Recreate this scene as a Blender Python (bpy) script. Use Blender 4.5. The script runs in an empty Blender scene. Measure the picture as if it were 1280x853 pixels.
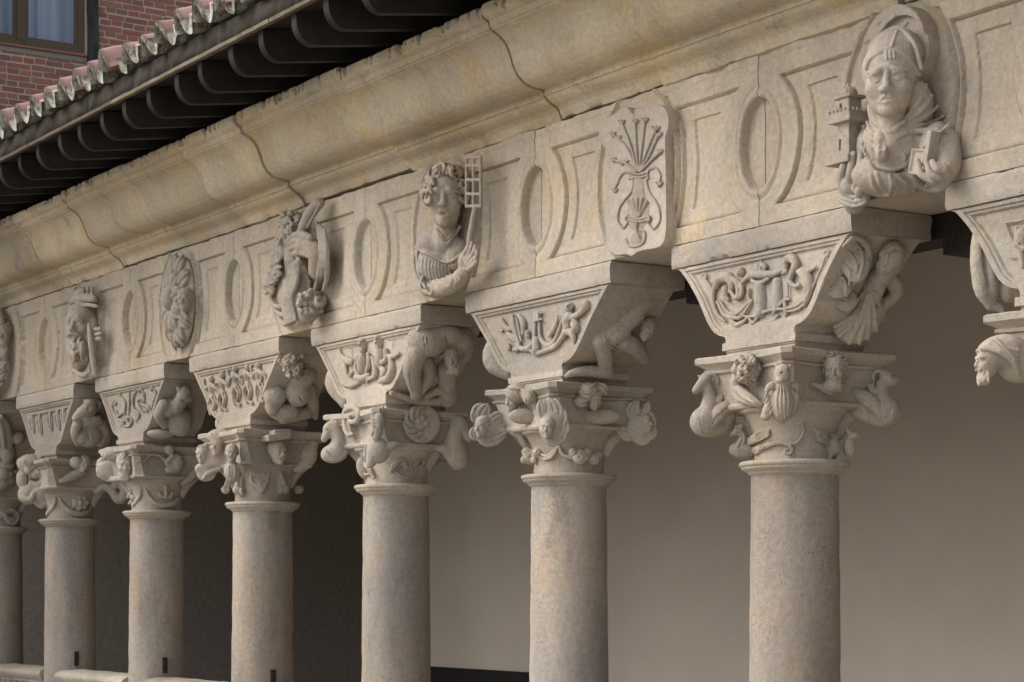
import bpy, math, random
import numpy as np
from math import radians as rad, pi, sin, cos
from mathutils import Matrix, Vector

random.seed(7); rng = np.random.default_rng(7)
scn = bpy.context.scene
COL = scn.collection

# ------------------------------------------------------------------ camera
FPX, VPX, HZN, CXP, EYE = 2600.0, -1040.0, 739.0, 640.0, 1.6
ANG = math.atan((CXP - VPX) / FPX)
FW = np.array([-cos(ANG), sin(ANG), 0.0]); RT = np.array([sin(ANG), cos(ANG), 0.0])
DIST = 6.40
_z0 = FPX * DIST / (cos(ANG) * (993.5 - VPX))
CAM = -(FW * _z0 + RT * ((993.5 - CXP) / FPX * _z0)); CAM[2] = EYE
cd = bpy.data.cameras.new('camera'); cam = bpy.data.objects.new('camera', cd); COL.objects.link(cam)
cam.location = CAM; cam.rotation_euler = (pi / 2, 0, pi / 2 - ANG)
cd.sensor_width = 36; cd.sensor_fit = 'HORIZONTAL'; cd.lens = FPX / 1280 * 36
cd.shift_y = (HZN - 426.5) / 1280; cd.clip_end = 500
scn.camera = cam
scn.render.resolution_x = 1024; scn.render.resolution_y = 682

# ------------------------------------------------------------------ sky, sun, exposure
W = bpy.data.worlds.new('World'); scn.world = W; W.use_nodes = True
nt = W.node_tree; bg = nt.nodes['Background']
sky = nt.nodes.new('ShaderNodeTexSky'); sky.sky_type = 'NISHITA'; sky.sun_disc = False
SUN_EL, SUN_AZ = 44, 215          # azimuth: where the light comes from, degrees clockwise from +Y
sky.sun_elevation = rad(SUN_EL); sky.sun_rotation = rad(SUN_AZ)
sky.air_density = 1.0; sky.dust_density = 4.0; sky.ozone_density = 1.0
hs = nt.nodes.new('ShaderNodeHueSaturation'); hs.inputs['Saturation'].default_value = 0.35
nt.links.new(sky.outputs[0], hs.inputs['Color']); nt.links.new(hs.outputs[0], bg.inputs[0])
bg.inputs[1].default_value = 0.15
sl = bpy.data.lights.new('sun', 'SUN'); sun = bpy.data.objects.new('sun', sl); COL.objects.link(sun)
sl.energy = 0.5; sl.angle = rad(60); sl.color = (1.0, 0.965, 0.92)
_d = Vector((sin(rad(SUN_AZ)) * cos(rad(SUN_EL)), cos(rad(SUN_AZ)) * cos(rad(SUN_EL)), sin(rad(SUN_EL))))
sun.rotation_euler = (-_d).to_track_quat('-Z', 'Y').to_euler()
vs = scn.view_settings; vs.view_transform = 'Standard'; vs.look = 'None'; vs.exposure = 0.84; vs.gamma = 1.0
vs.use_curve_mapping = False

# ------------------------------------------------------------------ photo pixel -> ray helpers
def ray(x, y): return FW + RT * ((x - CXP) / FPX) + np.array([0, 0, (HZN - y) / FPX])
def at_y(x, y, Y):
    d = ray(x, y); return CAM + d * ((Y - CAM[1]) / d[1])
def at_x(x, y, X):
    d = ray(x, y); return CAM + d * ((X - CAM[0]) / d[0])
def proj(p):
    q = np.asarray(p, float) - CAM; z = q @ FW
    return CXP + FPX * (q @ RT) / z, HZN - FPX * q[2] / z

# ------------------------------------------------------------------ object helpers
def link(name, me, mat=None, parent=None, loc=None):
    o = bpy.data.objects.new(name, me); COL.objects.link(o)
    if mat is not None:
        for m in (mat if isinstance(mat, (list, tuple)) else [mat]): me.materials.append(m)
    if parent is not None: o.parent = parent
    if loc is not None: o.location = loc
    return o
def tag(o, label, cat, group=None, kind=None):
    o['label'] = label; o['category'] = cat
    if group: o['group'] = group
    o['kind'] = kind or 'thing'
    return o
def thing(name, label, cat, loc=(0, 0, 0), group=None):
    o = bpy.data.objects.new(name, None); COL.objects.link(o); o.location = loc
    o.empty_display_size = .1
    return tag(o, label, cat, group)
def mesh(name, V, F, smooth=True, mi=None):
    me = bpy.data.meshes.new(name)
    V = np.asarray(V, np.float32)
    if isinstance(F, np.ndarray):
        nf, c = F.shape
        me.vertices.add(len(V)); me.vertices.foreach_set('co', V.ravel())
        me.loops.add(nf * c); me.loops.foreach_set('vertex_index', F.astype(np.int32).ravel())
        me.polygons.add(nf); me.polygons.foreach_set('loop_start', np.arange(0, nf * c, c, dtype=np.int32))
        me.update(calc_edges=True); me.validate()
    else:
        me.from_pydata([tuple(map(float, v)) for v in V], [], F); me.update()
    if mi is not None: me.polygons.foreach_set('material_index', np.asarray(mi, np.int32))
    me.polygons.foreach_set('use_smooth', np.full(len(me.polygons), bool(smooth)))
    return me

# ------------------------------------------------------------------ value noise (numpy) for worn stone
_H = rng.random((32, 32, 32)).astype(np.float32)
def vnoise(P):
    P = np.asarray(P, np.float32); i = np.floor(P).astype(int); f = P - i; f = f * f * (3 - 2 * f); i &= 31; j = (i + 1) & 31
    x0, y0, z0 = i.T; x1, y1, z1 = j.T; fx, fy, fz = f.T
    a = _H[x0, y0, z0] * (1 - fx) + _H[x1, y0, z0] * fx; b = _H[x0, y1, z0] * (1 - fx) + _H[x1, y1, z0] * fx
    c = _H[x0, y0, z1] * (1 - fx) + _H[x1, y0, z1] * fx; d = _H[x0, y1, z1] * (1 - fx) + _H[x1, y1, z1] * fx
    return ((a * (1 - fy) + b * fy) * (1 - fz) + (c * (1 - fy) + d * fy) * fz) * 2 - 1
def fbm(P, sc=1.0, oct=3):
    P = np.asarray(P, np.float32) * sc; s = 0; a = 1.0
    for k in range(oct): s = s + a * vnoise(P + 17.3 * k); P = P * 2.03; a *= .5
    return s

# ------------------------------------------------------------------ shape helpers
def lathe(prof, n=48, wob=0.0, seed=0.0, z0=0):
    prof = np.array(prof, float); m = len(prof)
    t = np.linspace(0, 2 * pi, n, endpoint=False)
    r = prof[:, 0][:, None]; z = np.repeat(prof[:, 1][:, None], n, 1)
    V = np.stack([r * np.cos(t), r * np.sin(t), z], -1).reshape(-1, 3)
    if wob:
        nn = fbm(V + seed, 9.0, 3); sc = 1 + wob * nn / np.maximum(.05, np.hypot(V[:, 0], V[:, 1])); V[:, 0] *= sc; V[:, 1] *= sc
    i = np.arange(m - 1)[:, None] * n + np.arange(n); j = np.arange(m - 1)[:, None] * n + (np.arange(n) + 1) % n
    return V, np.stack([i, j, j + n, i + n], -1).reshape(-1, 4)
def join(parts):
    Vs, Fs, o = [], [], 0
    for V, F in parts: Vs.append(np.asarray(V, float)); Fs += [[int(k) + o for k in f] for f in F]; o += len(V)
    return np.concatenate(Vs), Fs
def box(lo, hi):
    (a, b, c), (d, e, f) = lo, hi
    V = [(a, b, c), (d, b, c), (d, e, c), (a, e, c), (a, b, f), (d, b, f), (d, e, f), (a, e, f)]
    return np.array(V, float), [[0, 3, 2, 1], [4, 5, 6, 7], [0, 1, 5, 4], [1, 2, 6, 5], [2, 3, 7, 6], [3, 0, 4, 7]]
def sweep_x(prof, x0, x1, nx, fn=None):
    """closed profile [(y,z)...] run along x, ends capped"""
    prof = np.array(prof, float); m = len(prof); xs = np.linspace(x0, x1, nx)
    V = np.zeros((nx, m, 3)); V[:, :, 0] = xs[:, None]; V[:, :, 1] = prof[:, 0]; V[:, :, 2] = prof[:, 1]
    V = V.reshape(-1, 3)
    if fn: V = fn(V)
    i = np.arange(nx - 1)[:, None] * m + np.arange(m); j = np.arange(nx - 1)[:, None] * m + (np.arange(m) + 1) % m
    F = np.stack([i, i + m, j + m, j], -1).reshape(-1, 4).tolist()
    F.append(list(range(m))); F.append([(nx - 1) * m + k for k in range(m)][::-1])
    return V, F
def resample(P, n):
    P = np.array(P, float); d = np.r_[0, np.cumsum(np.linalg.norm(np.diff(P, axis=0), axis=1))]
    t = np.linspace(0, d[-1], n); return np.stack([np.interp(t, d, P[:, k]) for k in range(P.shape[1])], -1)
def spline(P, n=4):
    """Catmull-Rom through the rows of P"""
    P = np.array(P, float)
    if len(P) < 3: return P
    Q = np.vstack([2 * P[0] - P[1], P, 2 * P[-1] - P[-2]]); out = []
    for i in range(1, len(Q) - 2):
        for t in np.linspace(0, 1, n, endpoint=False):
            a, b, c, d = Q[i - 1], Q[i], Q[i + 1], Q[i + 2]
            out.append(.5 * ((2 * b) + (c - a) * t + (2 * a - 5 * b + 4 * c - d) * t * t + (3 * b - a - 3 * c + d) * t ** 3))
    out.append(P[-1]); return np.array(out)
def sharp(o, ang=40):
    me = o.data
    me.polygons.foreach_set('use_smooth', np.ones(len(me.polygons), bool))
    try: me.set_sharp_from_angle(angle=rad(ang))
    except Exception: pass
    return o

# ------------------------------------------------------------------ materials
def nodes(name):
    m = bpy.data.materials.new(name); m.use_nodes = True; t = m.node_tree
    return m, t, t.nodes['Principled BSDF']
def N(t, typ, **kw):
    n = t.nodes.new(typ)
    for k, v in kw.items():
        if k in n.inputs: n.inputs[k].default_value = v
        else: setattr(n, k, v)
    return n
def mixc(t, fac, a, b):
    n = t.nodes.new('ShaderNodeMix'); n.data_type = 'RGBA'
    for s, v in ((0, fac), (6, a), (7, b)):
        if hasattr(v, 'links') or hasattr(v, 'is_linked'): t.links.new(v, n.inputs[s])
        else: n.inputs[s].default_value = v if s == 0 else (*v, 1)
    return n.outputs[2]
def ramp(t, src, p0, p1):
    r = t.nodes.new('ShaderNodeMapRange'); r.inputs[1].default_value = p0; r.inputs[2].default_value = p1
    r.interpolation_type = 'SMOOTHSTEP'; t.links.new(src, r.inputs[0]); return r.outputs[0]
def stone(name, base, warm, grey, streak=.5, pits=.5, bump=.5, warmth=.5, rough=.9, zst=.25, big=.14, crust=.3):
    m, t, b = nodes(name); L = t.links.new
    geo = N(t, 'ShaderNodeNewGeometry'); oi = N(t, 'ShaderNodeObjectInfo')
    mp = N(t, 'ShaderNodeMapping'); mp.inputs['Scale'].default_value = (1, 1, zst); L(geo.outputs['Position'], mp.inputs[0])
    n1 = N(t, 'ShaderNodeTexNoise', Scale=4.5, Detail=5.0, Roughness=.6); L(mp.outputs[0], n1.inputs['Vector'])
    n2 = N(t, 'ShaderNodeTexNoise', Scale=2.3, Detail=6.0, Roughness=.62); L(geo.outputs['Position'], n2.inputs['Vector'])
    n3 = N(t, 'ShaderNodeTexNoise', Scale=38.0, Detail=4.0, Roughness=.65); L(geo.outputs['Position'], n3.inputs['Vector'])
    n4 = N(t, 'ShaderNodeTexNoise', Scale=220.0, Detail=2.0); L(geo.outputs['Position'], n4.inputs['Vector'])
    v = N(t, 'ShaderNodeTexVoronoi', Scale=55.0, Randomness=1.0); L(geo.outputs['Position'], v.inputs['Vector'])
    c = mixc(t, ramp(t, n2.outputs[0], .62 - warmth * .3, .85 - warmth * .3), base, warm)
    mu = N(t, 'ShaderNodeMath', operation='MULTIPLY'); L(ramp(t, n1.outputs[0], .42, .72), mu.inputs[0]); mu.inputs[1].default_value = streak
    c = mixc(t, mu.outputs[0], c, grey)
    # grain and small dark pits, wear of the stone itself
    g = N(t, 'ShaderNodeMapRange'); g.inputs[1].default_value = .3; g.inputs[2].default_value = .7; g.inputs[3].default_value = .84; g.inputs[4].default_value = 1.12
    L(n3.outputs[0], g.inputs[0])
    vm = N(t, 'ShaderNodeVectorMath', operation='SCALE'); L(c, vm.inputs[0]); L(g.outputs[0], vm.inputs['Scale'])
    nb = N(t, 'ShaderNodeTexNoise', Scale=1.5, Detail=5.0, Roughness=.6); L(mp.outputs[0], nb.inputs['Vector'])
    gb = N(t, 'ShaderNodeMapRange'); gb.inputs[1].default_value = .3; gb.inputs[2].default_value = .7; gb.inputs[3].default_value = 1 - big; gb.inputs[4].default_value = 1 + big; L(nb.outputs[0], gb.inputs[0])
    vmb = N(t, 'ShaderNodeVectorMath', operation='SCALE'); L(vm.outputs[0], vmb.inputs[0]); L(gb.outputs[0], vmb.inputs['Scale']); vm = vmb
    orr = N(t, 'ShaderNodeMapRange'); orr.inputs[3].default_value = .86; orr.inputs[4].default_value = 1.12; L(oi.outputs['Random'], orr.inputs[0])
    vm2 = N(t, 'ShaderNodeVectorMath', operation='SCALE'); L(vm.outputs[0], vm2.inputs[0]); L(orr.outputs[0], vm2.inputs['Scale'])
    n5 = N(t, 'ShaderNodeTexNoise', Scale=7.0, Detail=2.0); L(geo.outputs['Position'], n5.inputs['Vector'])
    pm = N(t, 'ShaderNodeMath', operation='MULTIPLY'); L(ramp(t, v.outputs['Distance'], .22, .08), pm.inputs[0]); L(ramp(t, n5.outputs[0], .5, .68), pm.inputs[1])
    pk = N(t, 'ShaderNodeMath', operation='MULTIPLY'); L(pm.outputs[0], pk.inputs[0]); pk.inputs[1].default_value = pits * .5
    c = mixc(t, pk.outputs[0], vm2.outputs[0], tuple(x * .35 for x in base))
    # grey weathering crust: irregular patches with speckled edges
    mc = N(t, 'ShaderNodeMapping'); mc.inputs['Scale'].default_value = (1, 1, .45); mc.inputs['Location'].default_value = (3.7, 1.9, 8.2); L(geo.outputs['Position'], mc.inputs[0])
    n6 = N(t, 'ShaderNodeTexNoise', Scale=3.4, Detail=9.0, Roughness=.72, Distortion=.6); L(mc.outputs[0], n6.inputs['Vector'])
    ck = N(t, 'ShaderNodeMath', operation='MULTIPLY'); L(ramp(t, n6.outputs[0], .56, .68), ck.inputs[0]); ck.inputs[1].default_value = crust
    c = mixc(t, ck.outputs[0], c, (grey[0] * .5, grey[1] * .5, grey[2] * .5))
    L(c, b.inputs['Base Color']); b.inputs['Roughness'].default_value = rough
    b.inputs['Specular IOR Level'].default_value = .2
    # relief
    a1 = N(t, 'ShaderNodeMath', operation='MULTIPLY_ADD'); L(n3.outputs[0], a1.inputs[0]); a1.inputs[1].default_value = 1.0; L(n4.outputs[0], a1.inputs[2])
    a2 = N(t, 'ShaderNodeMath', operation='MULTIPLY_ADD'); L(pm.outputs[0], a2.inputs[0]); a2.inputs[1].default_value = -1.6 * pits; L(a1.outputs[0], a2.inputs[2])
    bp = N(t, 'ShaderNodeBump', Strength=min(1, bump * 1.15), Distance=.006); L(a2.outputs[0], bp.inputs['Height']); L(bp.outputs[0], b.inputs['Normal'])
    return m
M = {}
M['frieze'] = stone('frieze_stone', (.54, .455, .355), (.55, .425, .275), (.45, .405, .35), .65, .6, .75, .5, big=.17, crust=.35)
M['cornice'] = stone('cornice_stone', (.55, .46, .335), (.56, .42, .245), (.46, .405, .325), .6, .6, .8, .6, zst=.5, big=.2, crust=.45)
M['carved'] = stone('carved_stone', (.47, .405, .33), (.47, .38, .275), (.39, .36, .325), .6, .6, .8, .4, big=.18, crust=.4)
M['sculpt'] = stone('sculpture_stone', (.45, .385, .315), (.45, .365, .265), (.39, .355, .31), .55, .4, .7, .35, big=.16, crust=.3)
M['shaft'] = stone('shaft_stone', (.40, .345, .285), (.43, .34, .26), (.30, .275, .25), 1.0, 1.0, 1.0, .55, zst=.22, big=.24, crust=.4)
M['mortar_old'] = stone('old_mortar', (.33, .30, .26), (.31, .27, .22), (.30, .29, .27), .5, .8, .8, .3)
def plain(name, col, rough=.8, nscale=12, var=.25, bump=.3, dist=.004, zst=1, spec=.3, xst=1):
    m, t, b = nodes(name); L = t.links.new
    geo = N(t, 'ShaderNodeNewGeometry'); oi = N(t, 'ShaderNodeObjectInfo')
    mp = N(t, 'ShaderNodeMapping'); mp.inputs['Scale'].default_value = (xst, 1, zst); L(geo.outputs['Position'], mp.inputs[0])
    n = N(t, 'ShaderNodeTexNoise', Scale=nscale, Detail=6.0, Roughness=.65); L(mp.outputs[0], n.inputs['Vector'])
    g = N(t, 'ShaderNodeMapRange'); g.inputs[1].default_value = .25; g.inputs[2].default_value = .75; g.inputs[3].default_value = 1 - var; g.inputs[4].default_value = 1 + var
    L(n.outputs[0], g.inputs[0])
    o2 = N(t, 'ShaderNodeMapRange'); o2.inputs[3].default_value = 1 - var * .8; o2.inputs[4].default_value = 1 + var * .8; L(oi.outputs['Random'], o2.inputs[0])
    mm = N(t, 'ShaderNodeMath', operation='MULTIPLY'); L(g.outputs[0], mm.inputs[0]); L(o2.outputs[0], mm.inputs[1])
    vm = N(t, 'ShaderNodeVectorMath', operation='SCALE'); vm.inputs[0].default_value = col; L(mm.outputs[0], vm.inputs['Scale'])
    L(vm.outputs[0], b.inputs['Base Color']); b.inputs['Roughness'].default_value = rough; b.inputs['Specular IOR Level'].default_value = spec
    bp = N(t, 'ShaderNodeBump', Strength=bump, Distance=dist); L(n.outputs[0], bp.inputs['Height']); L(bp.outputs[0], b.inputs['Normal'])
    return m
M['plaster'] = plain('gallery_plaster', (.58, .51, .43), .95, 1.0, .09, .2)
M['recess'] = plain('recess_plaster', (.46, .42, .385), .95, 1.6, .08, .1)  # darker plaster, keeps the added space behind the far bays in shade
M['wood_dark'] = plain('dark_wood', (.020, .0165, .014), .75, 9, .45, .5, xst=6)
M['wood_board'] = plain('board_wood', (.115, .09, .06), .8, 10, .5, .6, zst=6)
M['ceiling_wood'] = plain('ceiling_wood', (.13, .105, .08), .8, 8, .3, .4, xst=5)
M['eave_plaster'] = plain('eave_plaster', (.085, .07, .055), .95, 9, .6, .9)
M['floor'] = plain('gallery_floor', (.30, .25, .21), .8, 4, .15, .2)
M['ground'] = plain('courtyard_ground', (.30, .28, .24), .95, 3, .2, .3)
M['iron'] = plain('iron', (.03, .028, .026), .6, 30, .3, .3)
M['bench'] = plain('bench_wood', (.02, .016, .014), .5, 8, .3, .2)
M['post'] = plain('old_timber', (.055, .05, .047), .9, 14, .7, .9, zst=.3)
M['frame'] = plain('window_frame', (.085, .062, .038), .55, 20, .15, .2)
M['mortar'] = plain('brick_mortar', (.46, .40, .34), .95, 18, .2, .6)
M['wing'] = plain('wing_plaster', (.40, .34, .27), .95, 2, .12, .1)
def brickm():
    m, t, b = nodes('brick_clay'); L = t.links.new
    oi = N(t, 'ShaderNodeObjectInfo'); geo = N(t, 'ShaderNodeNewGeometry')
    cr = N(t, 'ShaderNodeValToRGB'); L(oi.outputs['Random'], cr.inputs[0])
    e = cr.color_ramp; e.elements[0].color = (.20, .11, .085, 1); e.elements[1].color = (.31, .135, .095, 1)
    for p, c in ((.2, (.28, .13, .095)), (.45, (.30, .13, .095)), (.7, (.25, .10, .08)), (.85, (.32, .165, .115))):
        k = e.elements.new(p); k.color = (*c, 1)
    n = N(t, 'ShaderNodeTexNoise', Scale=22.0, Detail=6.0, Roughness=.7); L(geo.outputs['Position'], n.inputs['Vector'])
    c = mixc(t, ramp(t, n.outputs[0], .52, .75), cr.outputs[0], (.21, .15, .12))
    L(c, b.inputs['Base Color']); b.inputs['Roughness'].default_value = .92; b.inputs['Specular IOR Level'].default_value = .15
    bp = N(t, 'ShaderNodeBump', Strength=.7, Distance=.006); L(n.outputs[0], bp.inputs['Height']); L(bp.outputs[0], b.inputs['Normal'])
    return m
M['brick'] = brickm()
def tilem():
    m, t, b = nodes('roof_tile_clay'); L = t.links.new
    geo = N(t, 'ShaderNodeNewGeometry'); oi = N(t, 'ShaderNodeObjectInfo')
    n = N(t, 'ShaderNodeTexNoise', Scale=9.0, Detail=6.0, Roughness=.7); L(geo.outputs['Position'], n.inputs['Vector'])
    base = mixc(t, oi.outputs['Random'], (.36, .215, .175), (.42, .28, .235))
    c = mixc(t, ramp(t, n.outputs[0], .56, .72), base, (.22, .19, .15))
    L(c, b.inputs['Base Color']); b.inputs['Roughness'].default_value = .9
    bp = N(t, 'ShaderNodeBump', Strength=.5, Distance=.005); L(n.outputs[0], bp.inputs['Height']); L(bp.outputs[0], b.inputs['Normal'])
    return m
M['tile'] = tilem()
def lichenm():
    m, t, b = nodes('lichen_crust'); L = t.links.new
    geo = N(t, 'ShaderNodeNewGeometry')
    n = N(t, 'ShaderNodeTexNoise', Scale=17.0, Detail=5.0, Roughness=.7); L(geo.outputs['Position'], n.inputs['Vector'])
    n2 = N(t, 'ShaderNodeTexNoise', Scale=70.0, Detail=4.0, Roughness=.7); L(geo.outputs['Position'], n2.inputs['Vector'])
    c = mixc(t, ramp(t, n.outputs[0], .42, .6), (.42, .40, .35), (.16, .145, .10))
    c = mixc(t, ramp(t, n2.outputs[0], .55, .68), c, (.055, .05, .038))
    L(c, b.inputs['Base Color']); b.inputs['Roughness'].default_value = .95
    bp = N(t, 'ShaderNodeBump', Strength=.8, Distance=.006); L(n2.outputs[0], bp.inputs['Height']); L(bp.outputs[0], b.inputs['Normal'])
    return m
M['lichen'] = lichenm()
def glassm():
    m, t, b = nodes('window_glass'); L = t.links.new
    b.inputs['Base Color'].default_value = (.9, .93, .95, 1); b.inputs['Roughness'].default_value = .03
    b.inputs['Transmission Weight'].default_value = 1.0; b.inputs['IOR'].default_value = 1.1; b.inputs['Specular IOR Level'].default_value = .9
    return m
M['glass'] = glassm()
M['curtain'] = plain('curtain_cloth', (.42, .48, .58), .9, 30, .05, .1)
M['dark_room'] = plain('dark_room', (.03, .03, .035), .9, 5, .1, .1)
# ================================================================== the large structure
YF = -0.22                      # face of the frieze
COLX = {-2: 3.72, -1: 1.86, 0: 0.0, 1: -1.87, 2: -3.765, 3: -5.64, 4: -7.485, 5: -9.32, 6: -11.10, 7: -12.9}
HALF = {-2: .66, -1: .645, 0: .645, 1: .705, 2: .70, 3: .72, 4: .68, 5: .683, 6: .68, 7: .68}
ZB, ZF, ZC = 3.285, 3.288, 4.082   # impost top, frieze bottom, cornice bottom
def struct(name, VF, mat, parent=None):
    o = link(name, mesh(name, VF[0], VF[1], smooth=False), mat, parent)
    if parent is None: o['kind'] = 'structure'
    return o
# ground of the courtyard, gallery floor, back wall, ceiling
V, F = box((-60, -60, -4.6), (60, 60, -4.2)); struct('courtyard_ground', (V, F), M['ground'])
struct('gallery_floor', box((-14.4, -.42, -.25), (9.5, 3.05, -.004)), M['floor'])
lw = struct('lower_wall', box((-14.4, -.36, -4.2), (9.5, .3, -.25)), M['wing']); del lw['kind']
tag(lw, 'plain stone wall below the gallery floor', 'wall')
gw = struct('gallery_wall', join([box((-9.75, 3.05, -.25), (9.5, 3.35, 4.6)), box((-13.99, 3.05, 3.6), (-9.75, 3.35, 4.6))]), M['plaster']); del gw['kind']
tag(gw, 'smooth plastered back wall of the gallery behind the columns', 'wall')
sr = struct('dark_recess', join([box((-13.99, 5.6, -.25), (-9.4, 5.8, 4.6)), box((-9.6, 3.35, -.25), (-9.4, 5.6, 4.6)), box((-13.99, 3.35, 3.9), (-9.6, 5.6, 4.1)), box((-13.99, 3.05, -.25), (-9.6, 5.6, -.006))]), M['recess']); del sr['kind']  # assumed enclosed space, added to make the far left bays dark
tag(sr, 'added dark hall opening off the far end of the gallery', 'room')
ge = struct('gallery_end_wall', box((9.5, -.42, -.25), (9.8, 3.35, 4.6)), M['plaster']); del ge['kind']
tag(ge, 'plastered end wall closing the gallery', 'wall')
# gallery ceiling: boards on joists, all dark timber
cl = thing('gallery_ceiling', 'dark timber gallery ceiling with joists and wall beam behind the stone blocks', 'ceiling')
link('ceiling_boards', mesh('ceiling_boards', *box((-14.4, .26, 4.0), (9.5, 3.05, 4.05)), smooth=False), M['ceiling_wood'], cl)
link('wall_beam', mesh('wall_beam', *box((-14.3, .27, 3.18), (9.4, .47, 3.42)), smooth=False), M['wood_dark'], cl)
jm = mesh('joist', *box((-.07, .30, 3.80), (.07, 3.04, 3.998)), smooth=False)
jm.materials.append(M['ceiling_wood'])
for i in range(38):
    o = bpy.data.objects.new('joist', jm); COL.objects.link(o); o.location = (-14.0 + .62 * i, 0, 0); o.parent = cl
cm = mesh('bracket', *join([box((-.09, .255, 3.205), (.09, .62, 3.40)), box((-.09, .255, 3.10), (.09, .50, 3.205))]), smooth=False)
cm.materials.append(M['wood_dark'])
for k in COLX:
    for dx in (.80,):
        o = bpy.data.objects.new('bracket', cm); COL.objects.link(o); o.location = (COLX[k] + dx, .0, 0); o.parent = cl
# dark bench back along the gallery wall
bn = thing('wall_bench', 'long dark wooden bench standing against the gallery back wall', 'bench')
link('back', mesh('back', *box((-9.1, 2.99, .35), (-5.9, 3.045, .93)), smooth=False), M['bench'], bn)
link('seat', mesh('seat', *box((-9.1, 2.6, .40), (-5.9, 2.988, .45)), smooth=False), M['bench'], bn)
for x in (-9.0, -8.0, -7.0, -6.0):
    link('leg', mesh('leg', *box((x - .03, 2.63, 0), (x + .03, 2.98, .398)), smooth=False), M['bench'], bn)

# ------------------------------------------------------------------ entablature: frieze blocks and cornice blocks
ent = thing('entablature', 'carved stone frieze and deep moulded cornice running above the columns', 'entablature')
def frieze_height(x, z, c0, c1):
    """outward relief (m) of the frieze face; c0, c1 = column axes left and right"""
    zc = 3.672; mid = (c0 + c1) / 2
    d = np.zeros_like(x)
    ss = lambda v, w: 1 / (1 + np.exp(-np.clip(v / w * 4, -40, 40)))
    for c in (c0, c1):
        e = np.sqrt(((x - c) / .130) ** 2 + ((z - zc) / .208) ** 2)
        s = (e - 1) * .13
        d -= .042 * ss(-s, .005); d += .007 * np.exp(-((s - .016) / .008) ** 2) - .006 * np.exp(-((s - .034) / .005) ** 2)
    # panel between the oval's ring and the ring round the sculpture
    for c in (c0, c1):
        sg = 1 if c == c0 else -1
        u = sg * (x - c); um = abs(mid - c)
        e1 = (np.sqrt((u / .280) ** 2 + ((z - zc) / .335) ** 2) - 1) * .28
        e2 = (np.sqrt(((u - um) / .365) ** 2 + ((z - zc) / .50) ** 2) - 1) * .36
        r = np.minimum(.293 - np.abs(z - zc + .008), np.where(u < .12, u - .12, 9))
        s = np.minimum(np.minimum(e1, e2), np.minimum(r, um - u))     # inside positive
        d -= .014 * ss(s, .003) + .010 * np.exp(-((s - .004) / .006) ** 2)                       # outer fillet step
        d -= .022 * (1 - np.clip(s / .085, 0, 1)) * 0 + .012 * np.clip(s / .085, 0, 1) ** .7 * (s > 0)   # bevel falling to the field
        d -= .011 * ss(s - .078, .003)                # inner fillet: field sits proud of the bevel
        # ring mouldings
        g = np.exp(-((e2 + .035) / .007) ** 2) - .8 * np.exp(-((e2 + .020) / .006) ** 2) * (np.abs(z - zc) < .36); d += .010 * g
    d -= .004 * np.exp(-((z - 4.045) / .004) ** 2)
    return d
xs_all = sorted(COLX.values())
for k in range(-1, 8):
    c1 = COLX[k - 1]; c0 = COLX[k] if k in COLX else -14.3
    w = c1 - c0; res = .0055 if k < 2 else (0.008 if k < 5 else .013)
    nx, nz = int(w / res), int((ZC - ZF) / (res * 1.05))
    gx, gz = np.meshgrid(np.linspace(c0 + .003, c1 - .003, nx), np.linspace(ZF, ZC - .002, nz))
    P = np.stack([gx.ravel(), gz.ravel() * 0, gz.ravel()], -1)
    d = frieze_height(gx.ravel(), gz.ravel(), c0, c1) + .0035 * fbm(P, 7, 3) + .0012 * fbm(P, 40, 2)
    top = np.clip((gz.ravel() - 3.99) / .09, 0, 1); d += top * .012 * (fbm(P, 11, 3) - .2)   # crumbled top edge
    V = np.stack([gx.ravel(), YF - d, gz.ravel()], -1)
    i = (np.arange(nz - 1)[:, None] * nx + np.arange(nx - 1)).ravel()
    F = np.stack([i, i + 1, i + nx + 1, i + nx], -1).tolist()
    n0 = len(V); lo, hi = c0 + .003, c1 - .003
    bk = np.array([(lo, .25, ZF), (hi, .25, ZF), (hi, .25, ZC - .002), (lo, .25, ZC - .002)])
    V = np.vstack([V, bk])
    F.append([n0, n0 + 1] + list(range(nx - 1, -1, -1)))                          # underside
    F.append([n0 + 1, n0 + 2] + [j * nx + nx - 1 for j in range(nz - 1, -1, -1)])  # right end
    F.append([n0 + 3, n0] + [j * nx for j in range(nz)])                           # left end
    F.append([n0 + 1, n0, n0 + 3, n0 + 2])
    o = link('frieze_block', mesh('frieze_block', V, F), M['frieze'], ent); sharp(o, 50)
# cornice
CP = [(-.20, 4.084), (-.222, 4.090), (-.232, 4.112), (-.242, 4.135), (-.262, 4.152), (-.290, 4.165), (-.312, 4.178), (-.322, 4.190), (-.326, 4.196),
      (-.338, 4.198), (-.341, 4.212), (-.341, 4.228), (-.352, 4.232), (-.385, 4.232), (-.425, 4.238), (-.465, 4.254), (-.495, 4.278), (-.518, 4.310), (-.534, 4.345),
      (-.547, 4.380), (-.562, 4.415), (-.582, 4.448), (-.610, 4.474), (-.640, 4.490), (-.662, 4.498), (-.664, 4.504), (-.676, 4.508), (-.678, 4.525), (-.680, 4.538), (-.690, 4.543), (-.708, 4.552), (-.722, 4.566), (-.727, 4.585), (-.727, 4.612), (-.715, 4.622)]
CPF = []
for (a, b) in zip(CP[:-1], CP[1:]):
    n_ = 3 if math.hypot(b[0] - a[0], b[1] - a[1]) > .018 else 2
    CPF += [(a[0] + (b[0] - a[0]) * j / n_, a[1] + (b[1] - a[1]) * j / n_) for j in range(n_)]
CPF.append(CP[-1])
n_face = len(CPF)
prof = CPF + [(-.3, 4.63), (.25, 4.63), (.25, 4.084)]
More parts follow.
